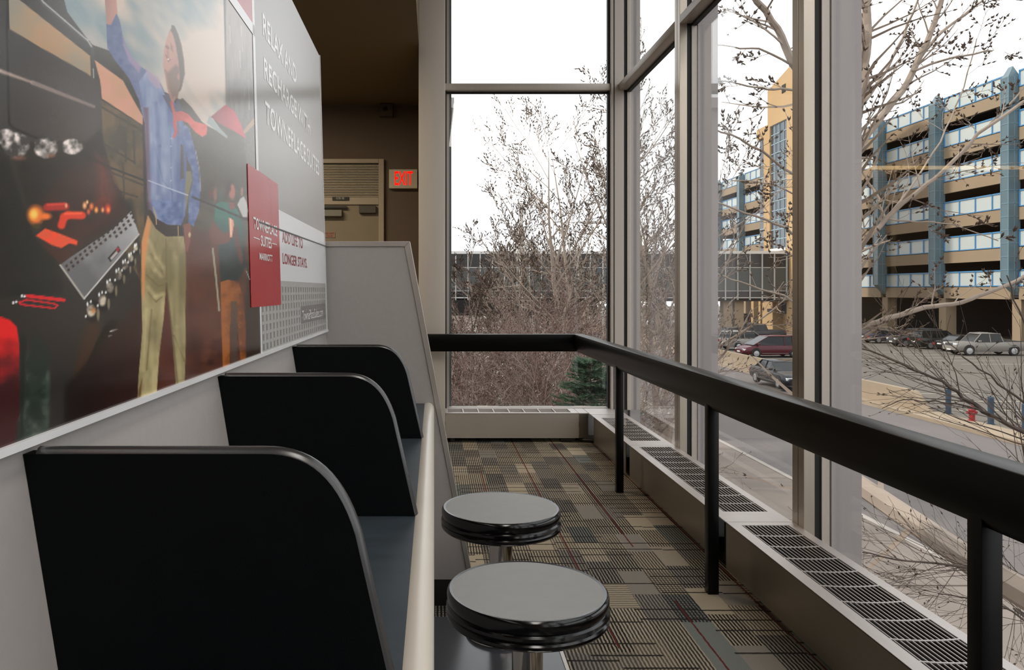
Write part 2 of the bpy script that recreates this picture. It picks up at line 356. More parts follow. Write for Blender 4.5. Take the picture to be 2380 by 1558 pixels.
# dividers
def div_profile(inset=0.0):
    """outline of a divider: flat top, rounded shoulder, slanted front edge"""
    top = Z0-.001-inset; P0 = (-.172, top); P1 = (-.096-inset, top); P2 = (-.073-inset, Z0-.088)
    pts = [(xb(Z0)+.002, top), P0]
    for k in range(1, 15):
        u = k/14; C0 = (-.120-inset*.6, top+.001); C1 = (-.090-inset, Z0-.030-inset*.5)
        pts.append(tuple((1-u)**3*P0[q]+3*(1-u)**2*u*C0[q]+3*(1-u)*u*u*C1[q]+u**3*P2[q] for q in (0, 1)))
    pts += [(-.0305-inset, -.4295), (xb(-.4295), -.4295)]
    return pts
for i, yd in enumerate(YD):
    d = empty('divider', (0, 0, 0)); d.parent = cc; P(d)
    MB().prism(div_profile(.006), lambda a, b_, t_: (a, t_, b_), yd, yd+.020).build('panel', M_black, d)
    pr = div_profile(.0095); path = [Vector((a, yd+.010, b_)) for a, b_ in pr[:-1]]
    path[0].x += .012; path = [path[0], path[0].lerp(path[1], .5)]+path[1:-1]+[path[-2].lerp(path[-1], .5), path[-1]]
    MB().tube(path, [.0098]*len(path), n=14).build('edge_trim', M_blackedge, d, smooth=True)
# end partition
ep = empty('end_partition', (-.15, YE, ZF), 'tall gray end panel with a slanted edge and metal trim closing the counter', 'partition')
pz = .186
def xr(z): return -.092+(pz-z)*.187
outl = [(-1.0, ZF+.1), (-1.0, pz), (xr(pz), pz), (xr(ZF+.1), ZF+.1)]
rel(MB().prism(outl, lambda a, b_, t_: (a, t_, b_), YE, YE+.03).build('panel', M_gray, ep), ep)
rel(MB().prism([(-1.0, pz-.020), (-1.0, pz), (xr(pz), pz), (xr(pz)-.020, pz-.020)], lambda a, b_, t_: (a, t_, b_), YE-.006, YE+.036).build('trim', M_alu, ep, bevel=.0015), ep)
rel(MB().prism([(xr(pz)-.020, pz-.020), (xr(pz), pz), (xr(ZF+.1), ZF+.1), (xr(ZF+.1)-.018, ZF+.1)], lambda a, b_, t_: (a, t_, b_), YE-.006, YE+.036).build('trim', M_alu, ep, bevel=.0015), ep)
rel(MB().prism([(-1.0, ZF), (-1.0, ZF+.1), (xr(ZF+.1)-.01, ZF+.1), (xr(ZF)-.01, ZF)], lambda a, b_, t_: (a, t_, b_), YE+.002, YE+.028).build('base', M_blk, ep), ep)
# platform
pf = empty('trim_platform', (0, 0, 0), kind='structure')
box('platform_top', M_plat, -.14, .386, -.6, 2.62, ZF, -1.114, pf)
box('platform_nosing', M_alu, .386, .397, -.6, 2.62, ZF, -1.111, pf)
# stools
def stool(x, y, zt, label):
    st = empty('stool', (x, y, -1.114), label, 'stool', 'round stools at the counter')
    h = zt+1.114; R = .192
    MB().lathe([(0.02, h-.003), (R-.012, h-.001), (R-.012, h-.012), (.02, h-.012)], n=72).build('seat_top', M_stooltop, st, smooth=True)
    rim = [(R-.013, h-.001), (R-.006, h+.000), (R-.002, h-.003), (R, h-.010), (R, h-.022), (R-.003, h-.029), (R-.004, h-.032), (R+.001, h-.036), (R+.002, h-.042), (R-.001, h-.047), (R-.003, h-.050),
           (R+.001, h-.054), (R+.001, h-.060), (R-.004, h-.066), (R-.014, h-.070), (.04, h-.070)]
    MB().lathe(rim, n=72, caps=False).build('seat_rim', M_stool, st, smooth=True)
    MB().lathe([(.06, h-.080), (.085, h-.071), (.02, h-.071)], n=32).build('seat_plate', M_blk, st, smooth=True)
    MB().lathe([(.037, .02), (.037, h-.078)], n=32).build('pedestal', M_chrome, st, smooth=True)
    MB().lathe([(.112, 0), (.114, .006), (.110, .012), (.095, .020), (.06, .026), (.04, .036), (.037, .05)], n=48).build('base_flange', M_chrome, st, smooth=True)
    return st
stool(.2225, 1.835, -.712, 'round gray-topped stool with black rim nearest the camera, on chrome pedestal')
stool(.2165, 2.49, -.702, 'round gray-topped stool with black rim, the farther one beside the end panel')

# ================================================================== POSTER
ZP0, ZP1 = -.150, .885
def XP(z): return -.404-.027*(z+.16)
def Ypx(px, z): return XP(z)*F/(px-VX)
def pp(px, py):   # picture ray -> point on the poster's plane (Y, z)
    k = (VY-py)/F
    # X = a + b z, X = (px-VX)/F*Y, z = k Y
    a_, b_ = -.404-.027*.16, -.027
    Y = a_/((px-VX)/F-b_*k); return Y, k*Y
po = empty('advertising_poster', (-.42, 1.6, ZP0), 'large glossy wall poster of a man at a grill with gray and red lettering', 'poster')
YR0 = pp(760, 780)[0]; YR1 = pp(742, 112)[0]
M_posterframe = mat('poster_white_edge', (214, 212, 212), .4)
rel(MB().add([(XP(ZP0)-.004, .35, ZP0), (XP(ZP0)-.004, YR0, ZP0), (XP(ZP1)-.004, YR1, ZP1), (XP(ZP1)-.004, .35, ZP1), (-.428, .35, ZP0), (-.428, YR0, ZP0), (-.46, YR1, ZP1), (-.46, .35, ZP1)],
   [(0, 1, 2, 3), (4, 7, 6, 5), (0, 4, 5, 1), (3, 2, 6, 7), (0, 3, 7, 4), (1, 5, 6, 2)]).build('backing_board', M_posterframe, po), po)
def strip(name, pA, pB, wdt, m, off=.0015):
    (ya, za), (yb, zb) = pA, pB
    n = Vector((0, -(zb-za), yb-ya)).normalized()*wdt
    A = Vector((XP(za), ya, za)); B = Vector((XP(zb), yb, zb)); o1 = Vector((off, 0, 0))
    v = [A+o1, B+o1, B+n+o1, A+n+o1]; v += [q-Vector((off+.003, 0, 0)) for q in v]
    return rel(MB().add(v, [(0, 1, 2, 3), (4, 7, 6, 5), (0, 4, 5, 1), (1, 5, 6, 2), (2, 6, 7, 3), (3, 7, 4, 0)]).build(name, m, po), po)
strip('edge_strip', (.35, ZP0-.005), (YR0, ZP0-.005), .008, M_posterframe, .006)
strip('edge_strip', (YR0, ZP0), (YR1, ZP1), .006, M_posterframe, .003)
# ---- painted print: colours laid on a fine grid of the print's own surface
pxs = np.concatenate([np.linspace(-650, 0, 70)[:-1], np.linspace(0, 606, 300)])
zz = np.linspace(ZP0, ZP1, 800)
GP, GZ = np.meshgrid(pxs, zz)
GX = -.404-.027*(GZ+.16)
# column px refers to z=0.1 line so that grid lines stay straight on the board
GY = (-.404-.027*.26)*F/(GP-VX)
QX = VX+F*GX/GY; QY = VY-F*GZ/GY
qx, qy = QX.ravel(), QY.ravel(); NV = qx.size
C = np.zeros((NV, 3)); C[:] = (46, 43, 40)
rng = np.random.RandomState(4)
def vnoise(x, y, s, seed=0):
    r = np.random.RandomState(seed).rand(64, 64); x = x/s; y = y/s
    xi = np.floor(x).astype(int); yi = np.floor(y).astype(int); fx = x-xi; fy = y-yi
    fx = fx*fx*(3-2*fx); fy = fy*fy*(3-2*fy); g_ = lambda a, b_: r[a % 64, b_ % 64]
    return (g_(xi, yi)*(1-fx)+g_(xi+1, yi)*fx)*(1-fy)+(g_(xi, yi+1)*(1-fx)+g_(xi+1, yi+1)*fx)*fy
def fbm(x, y, s, seed=0): return (vnoise(x, y, s, seed)+.5*vnoise(x, y, s/2, seed+1)+.25*vnoise(x, y, s/4, seed+2))/1.75
def sdf(poly):
    d = np.full(NV, 1e9); ins = np.zeros(NV, bool); n = len(poly)
    for i in range(n):
        x0, y0 = poly[i]; x1, y1 = poly[(i+1) % n]; ex_, ey_ = x1-x0, y1-y0
        L = ex_*ex_+ey_*ey_+1e-9; tt = np.clip(((qx-x0)*ex_+(qy-y0)*ey_)/L, 0, 1)
        d = np.minimum(d, np.hypot(qx-x0-tt*ex_, qy-y0-tt*ey_))
        c_ = (y0 > qy) != (y1 > qy)
        ins ^= c_ & (qx < (x1-x0)*(qy-y0)/((y1-y0) if y1 != y0 else 1e-9)+x0)
    return np.where(ins, d, -d)
def put(a, col):
    global C
    col = np.asarray(col, float); a = np.clip(a, 0, 1)[:, None]; C = C*(1-a)+col*a
def fill(poly, col, soft=1.5, op=1.0): put(np.clip(sdf(poly)/soft+.5, 0, 1)*op, col)
def ell(cx_, cy_, rx_, ry_, col, soft=.25, op=1, ang=0):
    ca, sa = math.cos(ang), math.sin(ang); u = ((qx-cx_)*ca+(qy-cy_)*sa)/rx_; v = (-(qx-cx_)*sa+(qy-cy_)*ca)/ry_
    put(np.clip((1-np.hypot(u, v))/soft, 0, 1)*op, col)
def line(pts, wd, col, soft=1.2, op=1.0, w2=None):
    for (x0, y0), (x1, y1) in zip(pts[:-1], pts[1:]):
        ex_, ey_ = x1-x0, y1-y0; tt = np.clip(((qx-x0)*ex_+(qy-y0)*ey_)/(ex_*ex_+ey_*ey_), 0, 1)
        ww = wd+( (w2 if w2 else wd)-wd)*tt
        put(np.clip((ww/2-np.hypot(qx-x0-tt*ex_, qy-y0-tt*ey_))/soft+.5, 0, 1)*op, col)
def lerp(a, b_, t_): a, b_ = np.array(a, float), np.array(b_, float); t_ = np.clip(t_, 0, 1)[:, None]; return a*(1-t_)+b_*t_
N1 = fbm(qx*.7+qy*.55, -qx*.3+qy*1.1, 70, 3); N2 = fbm(qx, qy, 14, 9); N3 = fbm(qx, qy, 40, 21)
# background trees behind people
fill([(420, 230), (600, 280), (600, 620), (420, 620)], lerp((60, 54, 46), (92, 84, 72), N2*1.5-.3+N3*.3), 8)
# sky with evening clouds
NS = fbm(qx*.45+qy*.9, qx*.9-qy*.45, 90, 3)*.0+fbm((qx*.8+qy)*.35, (qx-qy*.75)*.9, 60, 12); sky = lerp((120, 137, 143), (190, 173, 161), (NS-.5)*2.6+.18+(qx-150)/400)
sky = lerp((0, 0, 0), sky, np.ones(NV))
sky = sky+ (np.clip((qx-430)/120, 0, 1)*10)[:, None]
fill([(140, -1500), (522, -1500), (519, 0), (525, 245), (492, 272), (520, 312), (480, 292), (440, 262), (418, 232), (385, 215), (330, 195), (300, 150), (250, 117), (215, 105), (190, 85), (160, 45), (148, 0)], sky, 2)
fill([(416, 232), (424, 228), (445, 250), (470, 285), (505, 312), (560, 345), (560, 420), (430, 420)], (84, 78, 68), 2)
fill([(486, 268), (512, 300), (528, 316), (527, 322), (505, 306), (480, 285)], (146, 156, 154), 2)
# hillside + roof left
fill([(60, -1500), (142, -1500), (148, 0), (158, 45), (190, 85), (215, 105), (250, 117), (290, 165), (335, 240), (331, 300), (215, 180), (100, 60)], lerp((48, 46, 42), (70, 64, 58), N2*1.4), 2.5)
# window bands of the cabin / chrome frame
fill([(-700, -1500), (60, -1500), (90, -60), (218, 112), (218, 185), (12, 70), (-700, -400)], (56, 53, 50), 2)
fill([(-700, -900), (20, -40), (45, 0), (209, 130), (211, 180), (22, 68), (16, -20), (-700, -420)], lerp((168, 136, 104), (142, 136, 122), (N1-.35)*2.5+(120-qy)/300), 2)
fill([(219, 139), (285, 187), (300, 215), (331, 270), (331, 291), (236, 229), (232, 188)], lerp((186, 148, 116), (200, 148, 126), N3*2-.3), 2)
line([(75, -25), (100, 10), (150, 52), (205, 98), (214, 112), (216, 150), (217, 185)], 7, (70, 70, 70)); line([(82, -20), (100, 5), (150, 48), (203, 94), (212, 108)], 3.2, (168, 168, 168), 2)
line([(216, 160), (217, 183)], 2.5, (150, 155, 150), 2)
line([(15, -200), (17, 60), (20, 290), (32, 302), (95, 326)], 6, (16, 17, 17))
# hood
fill([(-700, -380), (22, 70), (200, 170), (232, 193), (234, 272), (228, 330), (-700, 345)], lerp((50, 48, 46), (66, 60, 59), (qx+N3*120)/230), 2)
line([(14, 50), (17, 150), (20, 288), (32, 300), (98, 326)], 5, (18, 19, 19), 2)
line([(-200, 80), (0, 165), (75, 192), (218, 248)], 9, (176, 156, 146), 5, .85, 5); line([(75, 192), (218, 248)], 5, (110, 98, 96), 4, .7)
# stone wall
stone = lerp((70, 64, 52), (104, 86, 62), N3*2.2-.5)
fill([(233, 232), (331, 292), (336, 560), (330, 660), (295, 600), (268, 480), (240, 350)], stone, 3)
for pts in ([(237, 250), (331, 305)], [(240, 335), (312, 378)], [(250, 398), (331, 430)], [(262, 440), (318, 458)], [(290, 300), (292, 375)], [(285, 380), (288, 455)], [(310, 305), (312, 380)]):
    line(pts, 3.4, (52, 46, 38), 3, .9)
line([(300, 470), (330, 640)], 14, (44, 40, 36), 10, .9)
# interior of the grill
fill([(-700, 330), (200, 330), (232, 300), (262, 420), (300, 480), (300, 520), (140, 625), (110, 570), (60, 470), (30, 360), (-700, 360)], lerp((30, 29, 27), (44, 38, 34), N2), 5)
fill([(95, 470), (150, 400), (215, 365), (245, 380), (268, 440), (296, 486), (290, 505), (150, 590), (110, 560)], lerp((72, 38, 30), (50, 32, 27), N2*1.4), 26, .95)
fill([(222, 360), (245, 372), (270, 450), (258, 478), (226, 470)], (120, 56, 42), 22, .6)
fill([(85, 575), (200, 520), (290, 488), (200, 560), (145, 615), (100, 600)], (66, 36, 30), 6)
for k in range(9): line([(100+k*9, 600-k*4), (200+k*9, 556-k*8)], 1.4, (40, 24, 22), 1.5, .7)
fill([(0, 360), (20, 370), (45, 460), (85, 560), (140, 615), (145, 680), (-60, 700), (-700, 700), (-700, 360)], lerp((28, 31, 28), (40, 38, 36), N3), 5)
# food and flames
ell(82, 500, 25, 29, (224, 120, 52), .5); ell(78, 498, 14, 17, (236, 196, 96), .7); ell(105, 503, 18, 11, (230, 120, 50), .6); ell(84, 527, 16, 9, (70, 62, 34), .6)
line([(108, 482), (152, 480)], 17, (168, 46, 38), 6); line([(110, 476), (150, 474)], 5, (210, 70, 56), 4); ell(153, 478, 4, 7, (220, 150, 120), .5)
line([(142, 524), (148, 505), (158, 500), (190, 501)], 18, (214, 62, 36), 5); line([(150, 497), (188, 496)], 5, (238, 96, 58), 4)
for x_, y_, r_, c_ in ((196, 478, 7, (236, 170, 120)), (202, 470, 4, (240, 190, 140)), (212, 480, 7, (226, 130, 70)), (223, 488, 6, (250, 180, 90)), (238, 488, 5, (246, 190, 120)), (250, 486, 9, (226, 66, 40)), (251, 488, 5, (250, 150, 80)), (205, 492, 6, (200, 90, 60))):
    ell(x_, y_, r_, r_*1.7, c_, .7)
ell(238, 480, 34, 26, (180, 50, 34), 1, .35)
fill([(82, 548), (104, 531), (135, 542), (180, 560), (178, 570), (160, 566), (142, 577), (120, 570)], lerp((206, 92, 58), (232, 76, 44), N2*1.6-.2), 3)
# foil wrapped potatoes
def foil(cx_, cy_, rx_, ry_, s_):
    f = fbm(qx, qy, 17, s_); ell(cx_, cy_, rx_, ry_, lerp((62, 60, 58), (226, 214, 210), (f-.34)*2.6+(cy_-qy)/120), .18)
foil(36, 338, 36, 32, 31); foil(12, 320, 24, 22, 45); foil(106, 342, 31, 29, 61); foil(167, 341, 28, 20, 77)
ell(44, 368, 26, 9, (122, 84, 70), .8, .8); ell(118, 362, 18, 8, (128, 92, 74), .8, .8); ell(100, 318, 18, 9, (40, 42, 40), .6, .9)
line([(188, 364), (215, 371), (262, 392), (335, 420)], 5, (34, 28, 24), 1.5, 1, 4)
# steel side shelf
fill([(139, 616), (160, 600), (262, 532), (304, 491), (322, 543), (196, 694)], lerp((104, 104, 106), (172, 170, 172), (qx-150)/200+(N3-.5)*.6+(qy-560)/-300), 1.5)
line([(139, 616), (195, 695)], 4, (176, 172, 164), 1.5); line([(195, 694), (322, 545)], 3.5, (190, 188, 184), 1.5)
for k in range(15):
    t_ = k/14; ax, ay = 150+t_*150, 622-t_*122
    for j in range(3 if k > 9 else 2):
        bx_, by_ = ax+j*4.5, ay+j*9-4
        fill([(bx_, by_), (bx_+5, by_-4), (bx_+8, by_+1), (bx_+3, by_+5)], (58, 44, 40), 1.5)
fill([(250, 600), (274, 572), (280, 582), (256, 610)], (34, 32, 34), 1.2); fill([(255, 600), (270, 583), (274, 588), (259, 605)], (176, 168, 166), 1.5); fill([(268, 580), (273, 574), (278, 581), (273, 587)], (150, 40, 46), 1.2)
# control knobs
for kx, ky, kr in ((214, 726, 19), (240, 702, 17), (258, 672, 16), (278, 644, 14), (293, 622, 13), (306, 604, 11), (318, 580, 9)):
    ell(kx, ky, kr*.95, kr*1.6, (24, 23, 23), .2); ell(kx-3, ky-4, kr*.7, kr*1.0, lerp((60, 56, 52), (196, 184, 164), (N2-.2)*2), .4); ell(kx+kr*.7, ky+4, kr*.25, kr*1.1, (122, 112, 92), .5)
    ell(kx-kr*.6, ky-kr, 3, 7, (232, 232, 230), .6); ell(kx-kr*.2, ky-kr*1.3, 2.5, 5, (240, 240, 238), .6); ell(kx-kr*.8, ky+kr*.5, 2.5, 5, (228, 228, 224), .6)
ell(216, 722, 8, 10, (200, 128, 70), .8, .8)
# door handles of the grill
line([(215, 765), (186, 868)], 30, (70, 46, 30), 16, .8); line([(258, 760), (205, 880)], 34, (22, 19, 17), 5); line([(272, 770), (222, 890)], 9, (116, 110, 84), 4, .9, 4)
ell(262, 768, 12, 5, (24, 24, 24), .3); line([(256, 770), (274, 766)], 3, (214, 214, 208), 1.5); line([(252, 782), (260, 780)], 3, (200, 200, 196), 1.5); line([(186, 885), (212, 882)], 5, (206, 206, 200), 2)
line([(322, 700), (270, 800)], 2, (70, 60, 52), 2, .7)
# red tongs and cloths
line([(62, 688), (148, 698)], 8, (206, 40, 46), 1.5); line([(44, 704), (60, 697), (124, 706), (133, 710), (126, 717), (48, 708), (44, 702)], 4, (200, 40, 50), 1.5)
for x_, y_ in ((50, 688), (56, 689), (30, 704), (37, 702)): ell(x_, y_, 4, 4, (226, 222, 220), .6)
fill([(-700, 640), (-60, 720), (0, 737), (22, 744), (38, 760), (44, 800), (46, 1060), (-60, 1120), (-700, 1900)], lerp((214, 34, 38), (58, 20, 24), (qy-770)/130+(N3-.5)), 3)
fill([(58, 835), (78, 778), (92, 782), (114, 820), (114, 880), (112, 1010), (30, 1070), (40, 980), (58, 940)], lerp((34, 46, 40), (86, 98, 86), N3*2.6-.9), 10, .9)
fill([(46, 780), (60, 780), (52, 1000), (46, 1060)], (26, 36, 32), 6, .8)
# brick terrace
br = lerp((62, 40, 34), (96, 58, 46), N3*1.6-.2+(qx-340)/500)
fill([(330, 560), (440, 530), (520, 540), (606, 560), (606, 900), (320, 1000)], br, 10)
fill([(150, 900), (325, 700), (325, 960), (150, 1040)], lerp((30, 22, 20), (56, 34, 30), (qx-150)/180), 14)
for k in range(16):
    y_ = 640+k*17; line([(395, y_+6), (606, y_-4)], 1.2, (56, 38, 34), 1.4, .5)
for k in range(60):
    x_ = 400+rng.rand()*200; y_ = 600+rng.rand()*250
    if rng.rand() < .35: fill([(x_, y_), (x_+16, y_-1), (x_+16, y_+13), (x_, y_+14)], (112, 68, 52) if rng.rand() < .6 else (52, 36, 33), 3, .5)
fill([(380, 640), (420, 650), (425, 860), (372, 900)], (92, 48, 38), 12, .6)
fill([(575, 640), (606, 640), (606, 840), (560, 860)], (44, 40, 36), 10, .7)
# timber building on the right of the photo
fill([(519, -1500), (590, -1500), (590, 80), (596, 400), (574, 402), (565, 310), (545, 262), (525, 245)], lerp((150, 140, 134), (104, 97, 91), (qy-60)/260+(fbm(qx*5, qy*.4, 20, 5)-.5)*.8), 1.5)
for x_, a_, b_ in ((557, 118, 158), (563, 60, 120), (578, 185, 255), (567, 205, 225), (560, 60, 84), (534, 60, 100)): line([(x_, a_), (x_+1, b_)], 1.4, (196, 190, 182), 1.2, .7)
fill([(524, 236), (529, 190), (592, 186), (594, 240)], (98, 93, 90), 14, .5)
fill([(563, 306), (592, 272), (592, 288), (568, 312)], (168, 138, 110), 2)
fill([(489, 272), (524, 243), (544, 258), (560, 290), (571, 322), (545, 306), (515, 290)], lerp((132, 56, 62), (192, 66, 78), (qx-490)/60), 1.5)
# man -----------------------------------------------------------------
SK = (176, 132, 118)
fill([(225, -300), (262, -300), (270, 0), (272, 30), (264, 52), (256, 58), (247, 56), (243, 0)], lerp((150, 108, 98), (176, 128, 116), (qx-243)/26), 1.5)
fill([(246, 56), (257, 58), (270, 31), (277, 46), (284, 80), (293, 108), (306, 132), (325, 154), (345, 166), (362, 190), (352, 260), (338, 300), (322, 232), (298, 180), (266, 140), (249, 112)], lerp((70, 86, 124), (118, 124, 156), (qx-250+qy*.3)/160+(N2-.5)*.7), 1.5)
fill([(284, 80), (293, 108), (308, 134), (328, 155), (322, 170), (298, 140), (286, 105)], (152, 134, 158), 5, .8)
fill([(322, 190), (342, 164), (372, 192), (384, 222), (400, 228), (418, 262), (430, 300), (434, 400), (430, 500), (420, 524), (388, 522), (362, 508), (348, 486), (342, 440), (338, 340), (334, 260)],
     lerp((84, 102, 146), (140, 150, 176), fbm(qx*2.2, qy*.5, 40, 15)*2.2-.75+(390-qx)/260), 1.6)
fill([(333, 250), (345, 250), (349, 400), (352, 490), (343, 490), (338, 380)], (104, 80, 96), 5, .8)
fill([(338, 160), (368, 180), (378, 205), (362, 205), (345, 185)], (160, 140, 158), 5, .8)
fill([(350, 468), (380, 462), (420, 470), (424, 516), (396, 524), (366, 506)], lerp((60, 82, 132), (120, 136, 176), N2*2-.4), 6, .8)
fill([(428, 288), (440, 300), (452, 345), (461, 392), (465, 445), (462, 490), (450, 526), (437, 520), (438, 460), (447, 425), (446, 396), (436, 372), (428, 330)], lerp((80, 98, 144), (120, 134, 172), N2*2-.6), 1.6)
line([(454, 350), (463, 395), (466, 445)], 1.6, (178, 178, 196), 1.2, .7)
fill([(432, 398), (444, 398), (446, 420), (438, 452), (432, 490), (429, 440)], (124, 120, 96), 2)
fill([(419, 335), (425, 338), (427, 414), (418, 418)], (82, 76, 72), 2)
line([(372, 195), (402, 255), (418, 300)], 2, (70, 84, 124), 2, .6); line([(356, 330), (378, 420), (402, 450)], 2, (78, 94, 138), 3, .7); line([(396, 300), (397, 400), (400, 470)], 1.4, (80, 96, 140), 1.5, .8)
for y_ in (322, 340, 390, 420): ell(397, y_, 2, 2, (176, 184, 206), .6)
# trousers, belt
fill([(344, 488), (352, 490), (362, 508), (388, 524), (424, 526), (426, 550), (392, 552), (366, 540), (343, 510)], (44, 30, 27), 1.5)
fill([(343, 500), (362, 532), (385, 550), (426, 549), (431, 580), (432, 640), (430, 720), (431, 800), (428, 915), (410, 915), (404, 840), (396, 740), (386, 655), (380, 740), (369, 830), (362, 940), (318, 950), (321, 880), (330, 770), (328, 650), (329, 560)],
     lerp((178, 164, 124), (128, 118, 84), fbm(qx*1.6, qy*.6, 36, 35)*2.0-.6+(qx-360)/260), 1.6)
fill([(343, 500), (350, 520), (338, 600), (334, 700), (329, 680), (328, 570)], (216, 142, 88), 6, .85)
for pts in ([(350, 590), (372, 618), (378, 640)], [(340, 640), (368, 665), (380, 662)], [(344, 680), (362, 702), (376, 690)], [(385, 555), (386, 650)], [(350, 610), (366, 640)], [(404, 780), (428, 840)], [(352, 720), (340, 860)]): line(pts, 3, (116, 102, 70), 3, .75)
line([(386, 660), (400, 780), (414, 915)], 5, (98, 88, 62), 4, .7)
for pts in ([(346, 560), (362, 600), (378, 622)], [(344, 668), (360, 690), (378, 684)], [(345, 600), (360, 628), (374, 642)], [(410, 600), (412, 760), (420, 880)], [(340, 720), (332, 860)]): line(pts, 7, (200, 186, 142), 9, .55)
fill([(398, 600), (432, 590), (431, 800), (424, 900), (412, 800), (398, 700)], (122, 114, 82), 16, .45)
for pts in ([(352, 210), (360, 330), (352, 460)], [(372, 250), (384, 350), (380, 440)]): line(pts, 14, (158, 166, 190), 16, .5)
for pts in ([(362, 240), (370, 340), (366, 450)], [(414, 320), (416, 420), (410, 500)], [(446, 340), (452, 420), (448, 500)]): line(pts, 5, (74, 90, 134), 8, .5)
line([(355, 482), (361, 500), (363, 522)], 2.4, (178, 152, 104), 1.2); line([(413, 526), (414, 548)], 2.4, (170, 146, 100), 1.2)
fill([(426, 522), (440, 518), (444, 530), (442, 560), (436, 588), (430, 580)], (130, 82, 70), 2); ell(440, 546, 3, 8, (196, 176, 140), .4)
fill([(322, 905), (330, 880), (326, 925), (318, 945)], (90, 62, 36), 4, .8)
# head
fill([(386, 186), (404, 236), (412, 228), (418, 200)], (126, 92, 80), 3)
ell(407, 140, 18, 76, (88, 72, 62), .06, 1, -.10)
fill([(399, 66), (408, 84), (418, 118), (424, 150), (421, 186), (412, 214), (403, 240), (397, 240), (388, 206), (383, 176), (378, 150), (380, 118), (386, 92), (392, 76)], lerp(SK, (150, 112, 100), (qx-392)/40+(qy-140)/200), 2)
fill([(383, 162), (390, 168), (398, 160), (408, 150), (420, 160), (418, 196), (410, 222), (400, 228), (390, 204)], (112, 88, 78), 7, .85)
fill([(398, 58), (405, 60), (413, 78), (421, 104), (427, 140), (429, 172), (424, 192), (417, 204), (418, 176), (414, 140), (408, 104), (402, 82), (397, 72)], (88, 72, 62), 2.5)
fill([(383, 108), (388, 104), (394, 112), (389, 116)], (120, 86, 76), 3, .9); fill([(396, 98), (400, 108), (402, 122), (397, 116)], (120, 86, 76), 3, .9)
fill([(387, 118), (391, 116), (393, 136), (388, 138)], (146, 104, 92), 3, .8); line([(385, 128), (391, 143), (396, 138)], 2.2, (110, 70, 66), 1.8, .9); ell(390, 138, 2.5, 3, (214, 196, 188), .6)
ell(414, 178, 3, 10, (164, 114, 102), .5)
# collar and tie
fill([(377, 222), (392, 218), (402, 250), (414, 228), (425, 262), (420, 270), (405, 262), (398, 262)], (84, 84, 104), 2)
line([(398, 238), (404, 262), (407, 300)], 6, (186, 78, 78), 2.5)
fill([(402, 262), (420, 258), (436, 264), (452, 282), (470, 287), (481, 292), (480, 312), (470, 318), (454, 308), (436, 286), (422, 280), (408, 284)], lerp((176, 82, 78), (212, 104, 92), (qx-410)/60+(N2-.5)), 1.6)
line([(404, 284), (409, 306), (404, 318)], 6, (186, 72, 78), 2.5); line([(412, 284), (414, 312)], 4, (110, 96, 120), 2)
# woman with a hot dog, others
fill([(500, 475), (512, 468), (536, 472), (552, 486), (562, 520), (568, 560), (571, 620), (560, 640), (553, 652), (512, 652), (508, 590), (506, 545), (496, 520)], lerp((54, 112, 102), (22, 44, 48), (qy-500)/110), 2)
fill([(496, 512), (508, 530), (520, 542), (536, 538), (538, 556), (528, 566), (500, 570), (486, 556), (485, 538)], (112, 68, 60), 3)
fill([(538, 528), (550, 526), (556, 560), (566, 600), (562, 620), (550, 590)], (96, 58, 52), 3)
fill([(531, 506), (536, 508), (542, 512), (543, 522), (539, 552), (534, 552)], (226, 160, 124), 2); line([(535, 508), (537, 545)], 2, (240, 200, 180), 1)
ell(539, 446, 9, 22, (172, 110, 98), .4); fill([(531, 470), (546, 472), (544, 486), (534, 488)], (130, 80, 72), 3); ell(530, 436, 8, 16, (54, 42, 38), .5, .8)
fill([(551, 476), (558, 462), (566, 456), (573, 470), (576, 490), (574, 505), (564, 505)], (188, 186, 184), 2); ell(562, 446, 4.5, 14, (146, 112, 98), .4)
ell(500, 452, 6, 22, (134, 96, 84), .5, .9); ell(512, 458, 8, 18, (70, 96, 92), .6, .8); ell(490, 452, 5, 14, (128, 56, 56), .6, .8); ell(492, 386, 5, 10, (110, 96, 82), .8, .5); ell(505, 400, 5, 12, (108, 92, 80), .8, .5)
fill([(512, 656), (530, 650), (556, 658), (566, 700), (571, 760), (572, 870), (560, 860), (552, 760), (542, 712), (534, 760), (534, 880), (518, 870), (514, 760)], lerp((160, 98, 50), (96, 54, 34), (qx-520)/70+(N2-.5)), 2.5)
fill([(536, 700), (551, 700), (552, 860), (536, 870)], (84, 74, 66), 4, .7)
line([(494, 578), (501, 640), (509, 722)], 4.5, (158, 152, 134), 1.5)
fill([(571, 606), (576, 606), (581, 640), (575, 636)], (34, 40, 42), 2, .8); line([(572, 630), (580, 650)], 2, (150, 158, 156), 1.2)
# seam crossing the print
line([(345, 420), (392, 438), (436, 454)], 2.6, (184, 188, 206), 1.5, .9); line([(446, 458), (500, 480), (560, 506), (600, 520)], 4.2, (16, 15, 15), 1.5, .95)
